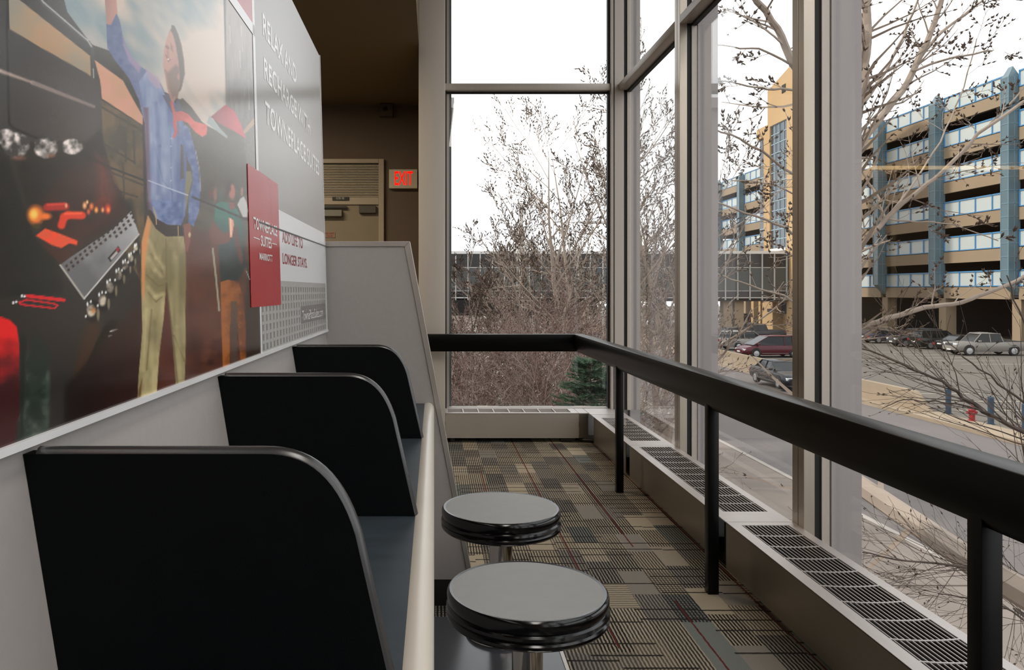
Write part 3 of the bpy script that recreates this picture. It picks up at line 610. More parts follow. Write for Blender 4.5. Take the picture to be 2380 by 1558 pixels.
# divide by the room's light on this board -> ink reflectance
lin = np.where(C/255 > .04045, ((np.clip(C, 0, 255)/255+.055)/1.055)**2.4, C/255/12.92)
lin = lin**1.10; PS = 1.0
pm = bpy.data.meshes.new('print'); H_, W_ = GP.shape
co = np.stack([GX+.0004, GY, GZ], -1).reshape(-1, 3)
idx = np.arange(NV).reshape(H_, W_); fa = np.stack([idx[:-1, :-1], idx[:-1, 1:], idx[1:, 1:], idx[1:, :-1]], -1).reshape(-1, 4)
pm.vertices.add(NV); pm.vertices.foreach_set('co', co.ravel()); pm.loops.add(fa.size); pm.polygons.add(len(fa))
pm.loops.foreach_set('vertex_index', fa.ravel()); pm.polygons.foreach_set('loop_start', np.arange(len(fa))*4); pm.update(calc_edges=True)
ca = pm.color_attributes.new('ink', 'FLOAT_COLOR', 'POINT'); ca.data.foreach_set('color', np.concatenate([lin*PS, np.ones((NV, 1))], 1).ravel())
mpz = bpy.data.materials.new('glossy_print'); mpz.use_nodes = True; t = mpz.node_tree; b = t.nodes['Principled BSDF']
at = t.nodes.new('ShaderNodeAttribute'); at.attribute_name = 'ink'; sc_ = t.nodes.new('ShaderNodeVectorMath'); sc_.operation = 'SCALE'; sc_.inputs['Scale'].default_value = 1.34
t.links.new(at.outputs['Color'], sc_.inputs[0]); t.links.new(sc_.outputs[0], b.inputs['Base Color']); b.inputs['Roughness'].default_value = .17; b.inputs['Specular IOR Level'].default_value = .5
pm.materials.append(mpz); po_print = bpy.data.objects.new('print', pm); COL.objects.link(po_print); po_print.parent = po; rel(po_print, po)
# ---- flat graphic panels right of the photograph
def quadpx(name, pts, m, off=.0012):
    v = []
    for a, c_ in pts:
        Y_, z_ = pp(a, c_) if not isinstance(a, tuple) else a
        v.append((XP(z_)+off, Y_, z_))
    v += [(x_-.0008, y_, z_) for x_, y_, z_ in v]; n = len(pts)
    return rel(MB().add(v, [tuple(range(n)), tuple(range(n, 2*n))[::-1]]+[(i, (i+1) % n, n+(i+1) % n, n+i) for i in range(n)]).build(name, m, po), po)
def yz(pts, name, m, off):
    v = [(XP(z_)+off, y_, z_) for y_, z_ in pts]; v += [(x_-.0008, y_, z_) for x_, y_, z_ in v]; n = len(pts)
    return rel(MB().add(v, [tuple(range(n)), tuple(range(n, 2*n))[::-1]]+[(i, (i+1) % n, n+(i+1) % n, n+i) for i in range(n)]).build(name, m, po), po)
PR = dict(rough=.2, spec=.5, var=.02)
M_pg = mat('print_gray', (148, 143, 138), **PR); M_pw = mat('print_white', (226, 226, 228), **PR); M_pr = mat('print_red', (172, 26, 36), **PR); M_ppk = mat('print_rose', (176, 74, 84), **PR)
M_lat = mat('print_lattice', (176, 174, 170), **PR); M_latd = mat('print_lattice_shade', (142, 139, 136), **PR); M_url = mat('print_dark_gray', (122, 117, 115), **PR)
YL = pp(597, 300)[0]; zg = pp(700, 515)[1]; zw = pp(700, 656)[1]; yls = pp(606, 740)[0]
zt_ = ZP1-.004
yz([(YL, zg), (YR0-.01, zg), (YR1-.01, zt_), (YL, zt_)], 'gray_field', M_pg, .0010)
yz([(YL+.03, zw), (YR0-.01, zw), (YR0-.02, zg), (YL+.03, zg)], 'white_field', M_pw, .0011)
yz([(yls, ZP0+.002), (YR0-.008, ZP0+.002), (YR0-.008, zw), (yls, zw)], 'lattice_field', M_lat, .0010)
yz([(yls-.012, ZP0), (yls, ZP0), (yls, pp(606, 712)[1]), (yls-.012, pp(606, 712)[1])], 'white_line', M_pw, .0016)
yz([(YL-.022, pp(590, 330)[1]-.11), (YL, pp(590, 330)[1]-.11), (YL, zt_), (YL-.022, zt_)], 'white_line', M_pw, .0016)
# lattice bars: rows of grey bricks
rows = 7; z_lo, z_hi = ZP0+.008, zw-.008
for r_ in range(rows):
    za = z_lo+(z_hi-z_lo)*r_/rows; hb = (z_hi-z_lo)/rows*.66
    mb = MB(); nb = 26
    for k in range(nb):
        ya = yls+.012+(YR0-.03-yls)*k/nb; wb = (YR0-.03-yls)/nb*.36
        mb.add([(XP(za)+.0013, ya, za), (XP(za)+.0013, ya+wb, za), (XP(za)+.0013, ya+wb, za+hb), (XP(za)+.0013, ya, za+hb)], [(0, 1, 2, 3)])
        mb.add([(XP(za)+.0014, ya-wb*.5, za), (XP(za)+.0014, ya+wb*1.5, za), (XP(za)+.0014, ya+wb*.5, za+hb*.16)], [(0, 1, 2)])
        mb.add([(XP(za)+.0014, ya-wb*.5, za+hb), (XP(za)+.0014, ya+wb*.5, za+hb*.84), (XP(za)+.0014, ya+wb*1.5, za+hb)], [(0, 1, 2)])
    rel(mb.build('lattice_row', M_latd, po, fix=False), po)
yr0 = pp(578, 550)[0]; yr1 = pp(648, 560)[0]; zr0, zr1 = pp(616, 712)[1], pp(610, 405)[1]
yz([(yr0, zr0), (yr1, zr0), (yr1, zr1), (yr0, zr1)], 'red_field', M_pr, .0019)
yz([pp(699, 753), pp(756, 740), pp(755, 705), pp(698, 713)], 'web_address_box', M_url, .0015)
# rose triangle with white border at top
quadpx('white_line', [(527, -6), (545, -6), (591, 62), (591, 86)], M_pw, .0016)
quadpx('rose_field', [(544, -6), (588, -6), (588, 61)], M_ppk, .0014)
M_tw = mat('print_white_letters', (236, 234, 232), **PR); M_tr = mat('print_red_letters', (150, 20, 34), **PR)
def pt(body, pa, pb, hpx, m, bold=.0, off=.0026):
    """pa = picture point of baseline start, pb = baseline end, hpx cap height at the start in px"""
    (y0, z0), (y1, z1) = pp(*pa), pp(*pb); h = hpx*y0/F; zb_ = (z0+z1)/2; x_ = XP(zb_)+off
    return rel(text('lettering', body, m, po, (x_, y0, zb_), (0, 1, 0), (-.027, 0, 1), y1-y0, h, bold=bold), po)
pt('RELAX AND', (610, 83), (688, 196), 53, M_tw, .016, .0015); pt('RECHARGE WITH', (613, 183), (720, 316), 52, M_tw, .016, .0015); pt('TOWNEPLACE SUITES', (616, 288), (741, 409), 54, M_tw, .016, .0015)
pt('TOWNEPLACE', (587, 533), (642, 549), 28, M_tw, .02); pt('SUITES', (604, 574), (629, 577), 26, M_tw, .02); pt('MARRIOTT', (601, 606), (631, 607), 17, M_tw, .022)
strip('rule', pp(587, 553), pp(601, 558), .0022, M_tw, .003); strip('rule', pp(630, 567), pp(641, 570), .0022, M_tw, .003)
pt('ADD LIFE TO', (655, 564), (703, 578), 27, M_tr, .016, .0016); pt('LONGER STAYS.', (656, 612), (713, 625), 26, M_tr, .016, .0016)
pt('TownePlaceSuites.com', (701, 744), (749, 737), 24, M_tw, .004)
strip('print_seam', pp(600, 518), pp(757, 574), .0035, mat('seam_gray', (96, 92, 92), .5), .0034)

# the partition wall that carries the poster
struct('wall_poster', M_gray, -.58, -.47, -.6, YE-.01, ZF, ZP1-.02)
# ================================================================== HEATERS
def heater(y0, y1, label):
    h = empty('convector_heater', (1.36, y0, ZF), label, 'heater', 'low metal convector heaters under the windows')
    zt, zb = -.97, -1.165; xi, xo = 1.222, 1.500; L = y1-y0; j = .10     # joint cover at the far end
    def A(o): return o
    m = MB(); m.box(xi-1.36, xi-1.36+.004, .0, L-j, zb-ZF, zt-ZF-.002); A(m.build('front_panel', M_heat, h))
    m = MB(); m.box(xi-1.36+.03, xi-1.36+.036, L-j, L, zb-ZF, zt-ZF-.004); A(m.build('joint_cover', M_blk, h))
    m = MB(); zt_ = zt-ZF; ya, yb = .05, L-j-.045; xa, xb_ = 1.268-1.36, 1.462-1.36; ex0, ex1 = xi-1.36, xo-1.36
    m.box(ex0, ex1, 0, ya, zt_-.004, zt_); m.box(ex0, ex1, yb, L-j-.002, zt_-.004, zt_); m.box(ex0, xa, ya, yb, zt_-.004, zt_); m.box(xb_, ex1, ya, yb, zt_-.004, zt_)
    A(m.build('top_frame', M_heattop, h))
    m = MB(); m.box(ex0, ex1, L-j+.002, L, zt_-.004, zt_); A(m.build('joint_plate', M_heattop, h))
    m = MB(); m.box(ex0+.006, ex1-.003, .003, L-j, zt_-.10, zt_-.095); m.box(ex1-.006, ex1-.003, 0, L, .03, zt_-.005); A(m.build('inner_tray', M_dark, h))
    n = 12; s_ = MB().box(-.0013, .0013, ya, yb, zt_-.0045, zt_-.001).build('slat', M_heattop, h)
    for k in range(n):
        x_ = xa+(xb_-xa)*(k+.5)/n
        if k == 0: s_.location.x = x_
        else: copyobj(s_, h, (x_, 0, 0))
    nb = round((yb-ya)/.133); c = None
    for k in range(1, nb):
        y_ = ya+(yb-ya)*k/nb
        if c is None:
            mm = MB(); ns_ = 8
            for i in range(ns_):
                f0, f1 = i/ns_, (i+1)/ns_; a0 = xa+(xb_-xa)*f0; a1 = xa+(xb_-xa)*f1; g0 = -.010*4*f0*(1-f0); g1 = -.010*4*f1*(1-f1)
                mm.add([(a0, g0-.003, zt_), (a1, g1-.003, zt_), (a1, g1+.003, zt_), (a0, g0+.003, zt_), (a0, g0-.003, zt_-.003), (a1, g1-.003, zt_-.003), (a1, g1+.003, zt_-.003), (a0, g0+.003, zt_-.003)],
                       [(0, 1, 2, 3), (0, 4, 5, 1), (3, 2, 6, 7), (4, 7, 6, 5)])
            c = mm.build('crossbar', M_heattop, h); c.location.y = y_
        else: copyobj(c, h, (0, y_, 0))
    for yy in (.05, L-.16):
        MB().box(-.08, -.04, yy, yy+.04, 0, .04).build('foot', M_blk, h)
    return h
heater(1.70, 3.315, 'convector heater with slotted top under the window, nearest whole one on the right')
heater(3.315, 4.90, 'second convector heater with slotted top along the side window, behind the middle rail post')
heater(4.90, 5.98, 'farthest side convector heater with slotted top, next to the corner')
heater(.085, 1.70, 'convector heater beside the near rail post at the picture edge')
# far heater
h = empty('convector_heater', (.7, 6.06, ZF), 'brushed steel convector heater under the far window, facing the corridor', 'heater', 'low metal convector heaters under the windows')
def R2(o): return rel(o, h)
XA, XB = .09, 1.215
R2(box('front_panel', mat('heater_windowlit_front', (186, 178, 168), .3, .35, var=.06, scale=2, stretch=(3, 1, .3)), XA, XB-.075, 6.05, 6.054, -1.165, -.972, h)); R2(box('joint_cover', M_heat, XB-.072, XB, 6.053, 6.057, -1.165, -.972, h))  # paler front panel: reflected window light put into its colour
m = MB(); m.box(XA, XB-.075, 6.05, 6.085, -.974, -.968); m.box(XA, XB-.075, 6.265, 6.30, -.974, -.968); m.box(XA, XA+.02, 6.085, 6.265, -.974, -.968); m.box(XB-.13, XB-.075, 6.085, 6.265, -.974, -.968)
R2(m.build('top_frame', M_heattop, h)); R2(MB().box(XB-.072, XB, 6.05, 6.30, -.974, -.968).build('joint_plate', M_heattop, h))
R2(MB().box(XA, XB, 6.06, 6.29, -1.08, -1.075).build('inner_tray', M_dark, h))
for k in range(8):
    x_ = XA+.02+(XB-.15-XA)*(k+1)/8.0
    if k < 7: R2(MB().box(x_-.004, x_+.004, 6.085, 6.265, -.974, -.967).build('crossbar', M_heattop, h))
for k in range(10):
    y_ = 6.085+.18*(k+.5)/10; R2(MB().box(XA+.02, XB-.13, y_-.0015, y_+.0015, -.976, -.972).build('slat', M_alu2, h))
R2(MB().box(1.00, 1.09, 6.06, 6.12, ZF, -1.165).build('foot', M_blk, h)); R2(MB().box(.13, .16, 6.07, 6.1, ZF, -1.165).build('foot', M_blk, h))
lab(box('corner_cover_plate', M_heattop, XB+.004, 1.50, 5.985, 6.29, -.976, -.968), 'plain metal corner plate joining the far and side heaters', 'plate')
pp_ = lab(MB().tube([Vector((1.135, 6.12, ZF+.016)), Vector((1.16, 6.07, ZF+.018)), Vector((1.25, 6.03, ZF+.02)), Vector((1.42, 6.02, ZF+.02))], [.014, .014, .016, .016], n=10).build('heating_pipe', M_blk, smooth=True), 'black heating pipe bending along the floor into the far corner', 'pipe')
# ================================================================== HANDRAIL
hr = empty('handrail', (1.1, 1.5, ZF), 'black painted metal guard rail on posts running along the windows', 'railing')
xi, xo, zt = 1.072, 1.148, -.3365
prof = [(xi, zt), (xo, zt), (xo, zt-.125), (xi+.018, zt-.133), (xi, zt-.098)]
YC = 5.86
rings = []
for a, z in prof:   # along y then mitred to -x at the far corner
    off = a-xi
    rings.append([(a, -2.0, z), (a, YC+off, z), (-.10, YC+off, z)])
n = len(prof)
m = MB()
for sgm in (0, 1):
    m.add([rings[i][sgm] for i in range(n)]+[rings[i][sgm+1] for i in range(n)], [(i, (i+1) % n, n+(i+1) % n, n+i) for i in range(n)]+[tuple(range(n)), tuple(range(n, 2*n))[::-1]])
ra = rel(m.build('top_rail', M_rail, hr, bevel=.0025, smooth=True), hr)
for yp in (1.515, 3.025, 4.545, -.02):
    rel(MB().box(1.08, 1.122, yp, yp+.042, ZF, zt-.10).build('post', M_rail, hr, bevel=.0015, smooth=True), hr)

# ================================================================== EXTERIOR
G = -5.4
M_asph = mat('worn_asphalt', (100, 94, 92), .9, var=.12, scale=.25, bump=.2, bscale=8)
M_lot = mat('parking_asphalt', (96, 90, 83), .9, var=.1, scale=.15)
M_walk = mat('sidewalk_concrete', (124, 114, 106), .9, var=.08, scale=.6)
M_conc = mat('barrier_concrete', (146, 130, 110), .9, var=.12, scale=.9, bump=.2, bscale=6)
M_curb = mat('curb_concrete', (160, 153, 146), .9, var=.1)
M_soil = mat('leaf_litter_soil', (94, 82, 76), 1, var=.35, scale=6, bump=.6, bscale=12)
M_line = mat('white_road_paint', (164, 156, 140), .8)
M_yel = mat('yellow_curb_paint', (196, 160, 70), .8)
def gbox(name, m, x0, x1, y0, y1, z0, z1, cat=None, label=None): return struct(name, m, x0, x1, y0, y1, z0, z1)
struct('ground', M_soil, -80, 3.2, -25, 260, G-.3, G+.02)
struct('road', M_asph, 10.3, 20.8, -25, 260, G-.3, G-.12)
struct('parking_lot_ground', M_lot, 22.3, 110, -25, 260, G-.3, G+.0)
sw = empty('sidewalk', kind='structure')
yk = -10
row = MB().box(0, 2.27, 0, 3.96, -.3, .02); s_ = None
for i in range(3):
    for k in range(28):
        x_, y_ = 3.22+i*2.31, 2+k*4.0
        if s_ is None: s_ = row.build('slab', M_walk, sw); s_.location = (x_, y_, G)
        else: copyobj(s_, sw, (x_, y_, G+random.Random(i*50+k).uniform(-.006, .006)))
struct('sidewalk_joint_bed', M_soil, 3.2, 10.1, -25, 260, G-.3, G)
struct('curb', M_curb, 10.14, 10.3, -25, 260, G-.3, G+.03)
struct('curb_far', M_conc, 20.8, 21.0, -25, 36, G-.3, G+.03)
struct('sidewalk_far', M_conc, 21.0, 22.3, -25, 260, G-.3, G+.02)
kb = lab(MB().add([(21.5, 33.8, G), (22.0, 33.8, G), (22.0, 35.5, G), (21.5, 35.5, G), (21.58, 34.6, G+.85), (21.85, 34.6, G+.85), (21.85, 35.5, G+.88), (21.58, 35.5, G+.88)], [(0, 3, 2, 1), (4, 5, 6, 7), (0, 1, 5, 4), (1, 2, 6, 5), (2, 3, 7, 6), (3, 0, 4, 7)]).build('barrier_end', M_conc), kind='structure')
ba = empty('concrete_barrier', (21.7, 60, G), 'long low tan concrete barrier wall between the road and the parking lot', 'barrier')
y_ = 35.5; 
while y_ < 146:
    m = MB().prism([(21.5, G), (21.58, G+.88), (21.85, G+.88), (22.0, G)], lambda a, b_, t_: (a, t_, b_), y_, y_+7.46)
    rel(m.build('segment', M_conc, ba), ba); y_ += 7.5
pl_ = empty('parking_markings', kind='structure')
for k in range(6): box('line', M_line, 23.5, 28.5, 26+k*2.8, 26.12+k*2.8, G, G+.012, pl_)
for k in range(5): box('line', M_line, 38.5, 43.5, 56+k*2.75, 56.1+k*2.75, G, G+.012, pl_)
# bollards, hydrant
M_bol = mat('blue_bollard_paint', (32, 56, 76), .5)
def bollard(x, y, l):
    b = empty('bollard', (x, y, G), l, 'bollard', 'blue bollards by the parking lot')
    MB().lathe([(.11, 0), (.11, 1.05), (.105, 1.09), (.08, 1.12), (.03, 1.13)], n=20).build('pipe', M_bol, b, smooth=True)
    MB().lathe([(.15, 0), (.15, .03), (.11, .035)], n=20).build('collar', M_bol, b)
bollard(22.5, 33.6, 'blue steel bollard at the end of the concrete barrier'); bollard(22.4, 30.9, 'blue steel bollard just right of the red hydrant'); bollard(22.4, 29.1, 'blue steel bollard at the right edge of the picture behind twigs')
hy = empty('fire_hydrant', (22.2, 31.7, G), 'red fire hydrant on the sidewalk between two blue bollards', 'hydrant')
M_hyd = mat('hydrant_red', (140, 30, 36), .45)
MB().lathe([(.16, 0), (.16, .04), (.11, .05), (.11, .42), (.14, .43), (.14, .47), (.115, .5), (.09, .58), (.03, .63), (.03, .67)], n=20).build('barrel', M_hyd, hy, smooth=True)
for a in (0, PI, PI*1.5):
    d = Vector((math.cos(a), math.sin(a), 0)); MB().tube([d*.08+Vector((0, 0, .36)), d*.2+Vector((0, 0, .36))], [.055, .06], n=10).build('nozzle', M_hyd, hy)

# ------------------------------------------------------------------ parking garage
M_gconc = mat('garage_tan_concrete', (146, 128, 105), .85, var=.1, scale=.3)
M_gpan = mat('pale_panel', (184, 192, 190), .35, var=.05, scale=.8)
M_gblue = mat('bright_blue_frame', (78, 134, 178), .45)
M_gglass = mat('blue_gray_glass', (96, 116, 124), .3, .0, var=.15, scale=.4, spec=.4); M_gbar = mat('teal_glazing_bar', (112, 140, 152), .5)
M_gdark = mat('garage_shade_gray', (52, 48, 44), .9)  # dark albedo, shade inside the garage put into the deck colour
M_gblk = mat('garage_shade_black', (26, 25, 25), .95)  # near-black albedo, deepens the painted shade behind the garage openings
XG = 58.0; BAY = 11.2; PY = [76.6+BAY*k for k in range(-2, 9)]
ga = empty('parking_garage', (XG, 110, G), 'long tan parking garage with blue-framed white railing panels and glass pilasters', 'building')
LV = [1.24+3.95*k for k in range(6)]
fr_ = be_ = pa_ = None
for b_i in range(len(PY)-1):
    ya, yb = PY[b_i]+.55, PY[b_i+1]-.55
    for k, zc in enumerate(LV):
        loc = (0, ya-ga.location.y, zc-G)
        if fr_ is None:
            Lb = yb-ya; m = MB(); m.box(-.12, .02, 0, Lb, .70, .84); m.box(-.12, .02, 0, Lb, -.84, -.74)
            for q_ in range(5): yy = (Lb-.14)*q_/4; m.box(-.12, .02, yy, yy+.14, -.84, .84)
            fr_ = m.build('rail_frame', M_gblue, ga); fr_.location = loc
            be_ = MB().add([(-.10, 0, -.9), (-.10, Lb, -.9), (-.10, Lb, -2.15), (-.10, 0, -2.15), (.5, 0, -.9), (.5, Lb, -.9), (.3, Lb, -2.15), (.3, 0, -2.15), (-.15, 0, -1.02), (-.15, Lb, -1.02)],
                [(0, 1, 2, 3), (4, 7, 6, 5), (0, 4, 5, 1), (3, 2, 6, 7), (0, 3, 7, 4), (1, 5, 6, 2)]).build('beam', M_gconc, ga); be_.location = loc
            pa_ = MB().box(-.03, .03, .14, (Lb-.14)/4, -.74, .70).build('panel', M_gpan, ga); pa_.location = loc
            for q_ in range(1, 4): copyobj(pa_, ga, (0, loc[1]+(Lb-.14)*q_/4, loc[2]))
        else:
            copyobj(fr_, ga, loc); copyobj(be_, ga, loc)
            for q_ in range(4): copyobj(pa_, ga, (0, loc[1]+(Lb-.14)*q_/4, loc[2]))
y0_, y1_ = PY[0]-ga.location.y, PY[-1]-ga.location.y
for k, zc in enumerate(LV):
    o = MB().box(.2, 20, y0_, y1_, zc-G-2.0, zc-G-1.2).build('deck', M_gdark, ga)
MB().box(9.5, 10, y0_, y1_, 0, LV[-1]-G-1.2).build('core_wall', M_gblk, ga)
M_lamp = mat('garage_lamp', (255, 240, 210), .5, emit=2)
for k, yp in enumerate(PY):
    zt_ = 22.3-G; yl = yp-ga.location.y; zb_ = -.9-G+.4
    p = MB().add([(-1.1, yl-.5, zb_+1.2), (-1.1, yl+.5, zb_+1.2), (.1, yl+.5, zb_), (.1, yl-.5, zb_), (-1.1, yl-.5, zt_-1.1), (-1.1, yl+.5, zt_-1.1), (.1, yl+.5, zt_-1.1), (.1, yl-.5, zt_-1.1), (-.5, yl-.3, zt_), (-.5, yl+.3, zt_)],
        [(0, 3, 2, 1), (0, 4, 7, 3), (0, 1, 5, 4), (1, 2, 6, 5), (2, 3, 7, 6), (4, 5, 9, 8), (6, 7, 8, 9), (4, 8, 7), (5, 6, 9)]).build('pilaster', M_gglass, ga)
    m = MB(); z_ = zb_+1.2
    while z_ < zt_-1.1: m.box(-1.13, .1, yl-.53, yl-.47, z_, z_+.06); m.box(-1.13, -1.08, yl-.53, yl+.53, z_, z_+.06); z_ += 1.32
    m.box(-1.14, -1.06, yl+.47, yl+.54, zb_+1.2, zt_-1.1); m.box(-1.14, -1.06, yl-.54, yl-.47, zb_+1.2, zt_-1.1); m.box(-.52, -.46, yl-.53, yl-.49, zb_+.6, zt_-1.1)
    q = m.build('glazing_bars', M_gbar, p)
    c = MB().box(.1, 1.3, yl-.6, yl+.6, 0, -.9-G).build('column', M_gconc, ga)
rf = MB(); rf.box(.1, 20, y0_, y1_, LV[-1]-G-.9, LV[-1]-G-.8); rf.build('roof_deck', M_gdark, ga)
# ------------------------------------------------------------------ yellow tower
M_tow = mat('yellow_stucco', (184, 152, 110), .9, var=.05, scale=.4)
M_tow2 = mat('brown_stucco_band', (176, 132, 92), .9)
M_dglass = mat('dark_window_glass', (48, 60, 70), .15, .0, var=.3, scale=.3, spec=.8)
M_grid = mat('pale_blue_bars', (150, 172, 184), .5)
XT = 43.5
to = empty('stair_tower', (XT, 95, G), 'yellow stucco stair tower with a tall gridded window above the entrance door', 'building')
def T(o): return rel(o, to)
def zt(py, Y): return (VY-py)*Y/F
yw0, yw1 = XT*F/(1828-VX), XT*F/(1789-VX)      # window opening
zw0, zw1 = zt(577, 96.8), 21.2
m = MB(); m.box(XT, XT+5, 87.5, yw0, G, 25.0); m.box(XT, XT+5, yw1, 100.2, 3.0, 25.0); m.box(XT, XT+5, yw0, yw1, zw1, 25.0); m.box(XT, XT+5, yw0, yw1, zt(703, 96), zw0); m.box(XT+1, XT+5, yw0, yw1, zw0, zw1)
T(m.build('wall', M_tow, to))
T(MB().prism([(87.5, 25), (100.2, 25), (100.2, 26.0), (93.2, 27.6), (87.5, 26.0)], lambda a, b_, t_: (t_, a, b_), XT, XT+5).build('gable', M_tow, to))
T(MB().box(XT-.06, XT, 95.0, 96.0, 24.6, 25.6).build('vent_grille', M_gdark, to))
m = MB(); m.box(XT, XT+5, 100.2, 101.4, 3.0, 21.6); m.box(XT, XT+5, 101.4, 103.6, 20.2, 21.6); T(m.build('shoulder_wall', M_tow, to))
T(MB().box(XT+.3, XT+5, 101.4, 102.1, 3.0, 20.2).build('brown_band', M_tow2, to))
T(MB().box(XT+.4, XT+4.6, 102.1, 103.5, 3.0, 20.2).build('corner_glazing', M_dglass, to))
wn = T(MB().box(XT+.22, XT+.27, yw0, yw1, zw0, zw1).build('stair_window', M_dglass, to))
m = MB()
for k in range(1, 4): y_ = yw0+(yw1-yw0)*k/4; m.box(XT+.15, XT+.22, y_-.05, y_+.05, zw0, zw1)
nz_ = 13
for k in range(nz_+1): z_ = zw0+(zw1-zw0)*k/nz_; m.box(XT+.15, XT+.22, yw0, yw1, z_-.05, z_+.05)
m.build('window_bars', M_grid, wn)
T(MB().box(XT-.15, XT+.21, yw0, yw1, zw0-.35, zw0).build('window_sill', M_white, to))
m = MB()
for k in range(1, 10): z_ = 3.0+17.2*k/10; m.box(XT+.36, XT+.41, 102.1, 103.5, z_-.05, z_+.05)
T(m.build('glazing_bars', M_grid, to))
# base under the bridge
m = MB(); yd0, yd1 = XT*F/(1828-VX), XT*F/(1796-VX)
m.box(XT, XT+5, yd1, 101.8, G, 3.0); m.box(XT, XT+.8, 102.4, 103.0, G, 3.0); m.box(XT, XT+.8, 104.6, 105.4, G, 3.0); m.box(XT+1.2, XT+5, yd0, yd1, G, 3.0)
T(m.build('base_wall', M_tow, to))
T(MB().box(XT+1.4, XT+1.5, 101.8, 105.4, G, -1.4).build('poster_panel', mat('blue_panel', (92, 130, 160), .5), to))
dr = T(MB().box(XT+1.1, XT+1.18, yd0+.3, yd0+2.3, G, G+2.4).build('door', M_white, to))
MB().box(XT+1.06, XT+1.1, yd0+.5, yd0+1.2, G+.3, G+2.2).build('glass_pane', M_dglass, dr); MB().box(XT+1.06, XT+1.1, yd0+1.4, yd0+2.1, G+.3, G+2.2).build('glass_pane', M_dglass, dr)
T(MB().box(XT+1.12, XT+1.2, yd0, yd1, G+2.4, -1.6).build('glass_transom', M_dglass, to))
T(MB().box(XT-.05, XT, 98.8, 100.2, -2.8, -2.4).build('plaque', M_blk, to))
struct('trim_yellow_curb', M_yel, 40.5, 40.8, 86, 106, G, G+.16); struct('sidewalk_tower', M_walk, 40.8, 58, 84, 108, G, G+.14)

# ------------------------------------------------------------------ glass bridge building
M_bdark = mat('bridge_dark_glass', (30, 28, 30), .12, .0, var=.5, scale=.25, spec=.35)
M_bspan = mat('bridge_spandrel_glass', (66, 71, 70), .2, .0, var=.25, scale=.2, spec=.4)
M_mull = mat('bridge_pale_mullion', (170, 168, 164), .5)
br_ = empty('skyway_bridge', (15, 94, G), 'low dark-glazed skyway building with pale mullions crossing above the street', 'building')
def Bp(o): return rel(o, br_)
X0, X1, YB = -21.7, 43.2, 94.0
Bp(MB().box(X0, X1+.1, YB-.15, YB+5, 4.46, 4.80).build('sunlit_roof_fascia', M_white, br_)); Bp(MB().box(X0, X1, YB+.4, YB+5, -1.2, 4.46).build('body', M_gblk, br_))  # fascia set white: its sunlit top line put into the colour
Bp(MB().box(X0, X1, YB, YB+.3, 2.74, 2.84).build('transom', M_mull, br_)); Bp(MB().box(X0, X1, YB, YB+.3, -.12, -.04).build('transom', M_mull, br_)); Bp(MB().box(X0, X1, YB-.05, YB+.3, -.98, -.84).build('transom', M_mull, br_))
Bp(MB().box(X0, X1, YB, YB+5, -1.35, -1.2).build('soffit', M_gblk, br_))
pu = pd = pb = mu = None; nP = int((X1-X0)/1.5)
for k in range(nP+1):
    x_ = X1-1.5*k
    l_ = (x_-15, 0, 0)
    if mu is None: mu = MB().box(-.13, 0, -.12, .2, -1.2-G, 4.46-G).build('mullion', M_mull, br_); mu.location = l_
    else: copyobj(mu, br_, l_)
    if k < nP:
        if pu is None:
            pu = MB().box(-1.5, -.13, .05, .1, 2.84-G, 4.46-G).build('upper_pane', M_bdark, br_); pd = MB().box(-1.5, -.13, .05, .1, -.04-G, 2.74-G).build('spandrel_pane', M_bspan, br_); pb = MB().box(-1.5, -.13, .05, .1, -.84-G, -.12-G).build('lower_pane', M_bdark, br_)
            for q in (pu, pd, pb): q.location = l_
        else:
            for q in (pu, pd, pb):
                c = copyobj(q, br_, l_)
for xx in (9, 18.5, 28, 36.2, 37.6):
    Bp(MB().box(xx-.55, xx+.55, YB+.6, YB+1.8, G, -1.2).build('column', M_gconc, br_))
# far background fill under and behind the bridge
nb_ = empty('background_building', (5, 165, G), 'pale low building far behind the skyway under the bridge', 'building')
MB().box(-40, 30, 0, 10, 0, 5.2).build('wall', M_gblk, nb_)
# neighbouring wing left of the far window
nw = empty('neighbour_wing', (-3, 30, G), 'gray building wing with a cornice at the left edge of the far window', 'building')
MB().box(-6, 3.66, 0, 8, 0, 11.7).build('wall', M_pier, nw); MB().box(-6, 3.78, -.15, 8.2, 12.5, 12.9).build('cornice', M_pier, nw); MB().box(-6, 3.5, .1, 8, 11.7, 12.5).build('frieze', M_pier, nw)

# street lamp and utility pole
M_pole = mat('galvanised_pole', (196, 192, 186), .7)
sl_ = empty('street_lamp', (11.0, 48, G), 'gray street lamp with a flat horizontal arm above the trees', 'lamp')
MB().tube([Vector((0, 0, 0)), Vector((0, 0, 9.9))], [.10, .07], n=10).build('pole', M_pole, sl_)
MB().box(-1.7, .1, -.09, .09, 9.55, 9.72).build('arm', M_pole, sl_)
up = empty('utility_pole', (6.8, 60, G), 'plain pale gray pole rising between the bare trees', 'pole')
MB().tube([Vector((0, 0, 0)), Vector((0, 0, 11.9))], [.20, .16], n=10).build('shaft', M_pole, up); MB().box(-.25, .25, -.18, .18, 11.9, 12.2).build('cap', M_pole, up)

# own building below and above the lounge
struct('wall_lower_storey', M_col, -40, 1.55, -25, 6.4, G, ZF-.26)
struct('wall_shading_storey', M_col, -40, 1.5, -25, 8.2, 3.4, 9.4)  # unseen upper storeys, added and sized to shade the road

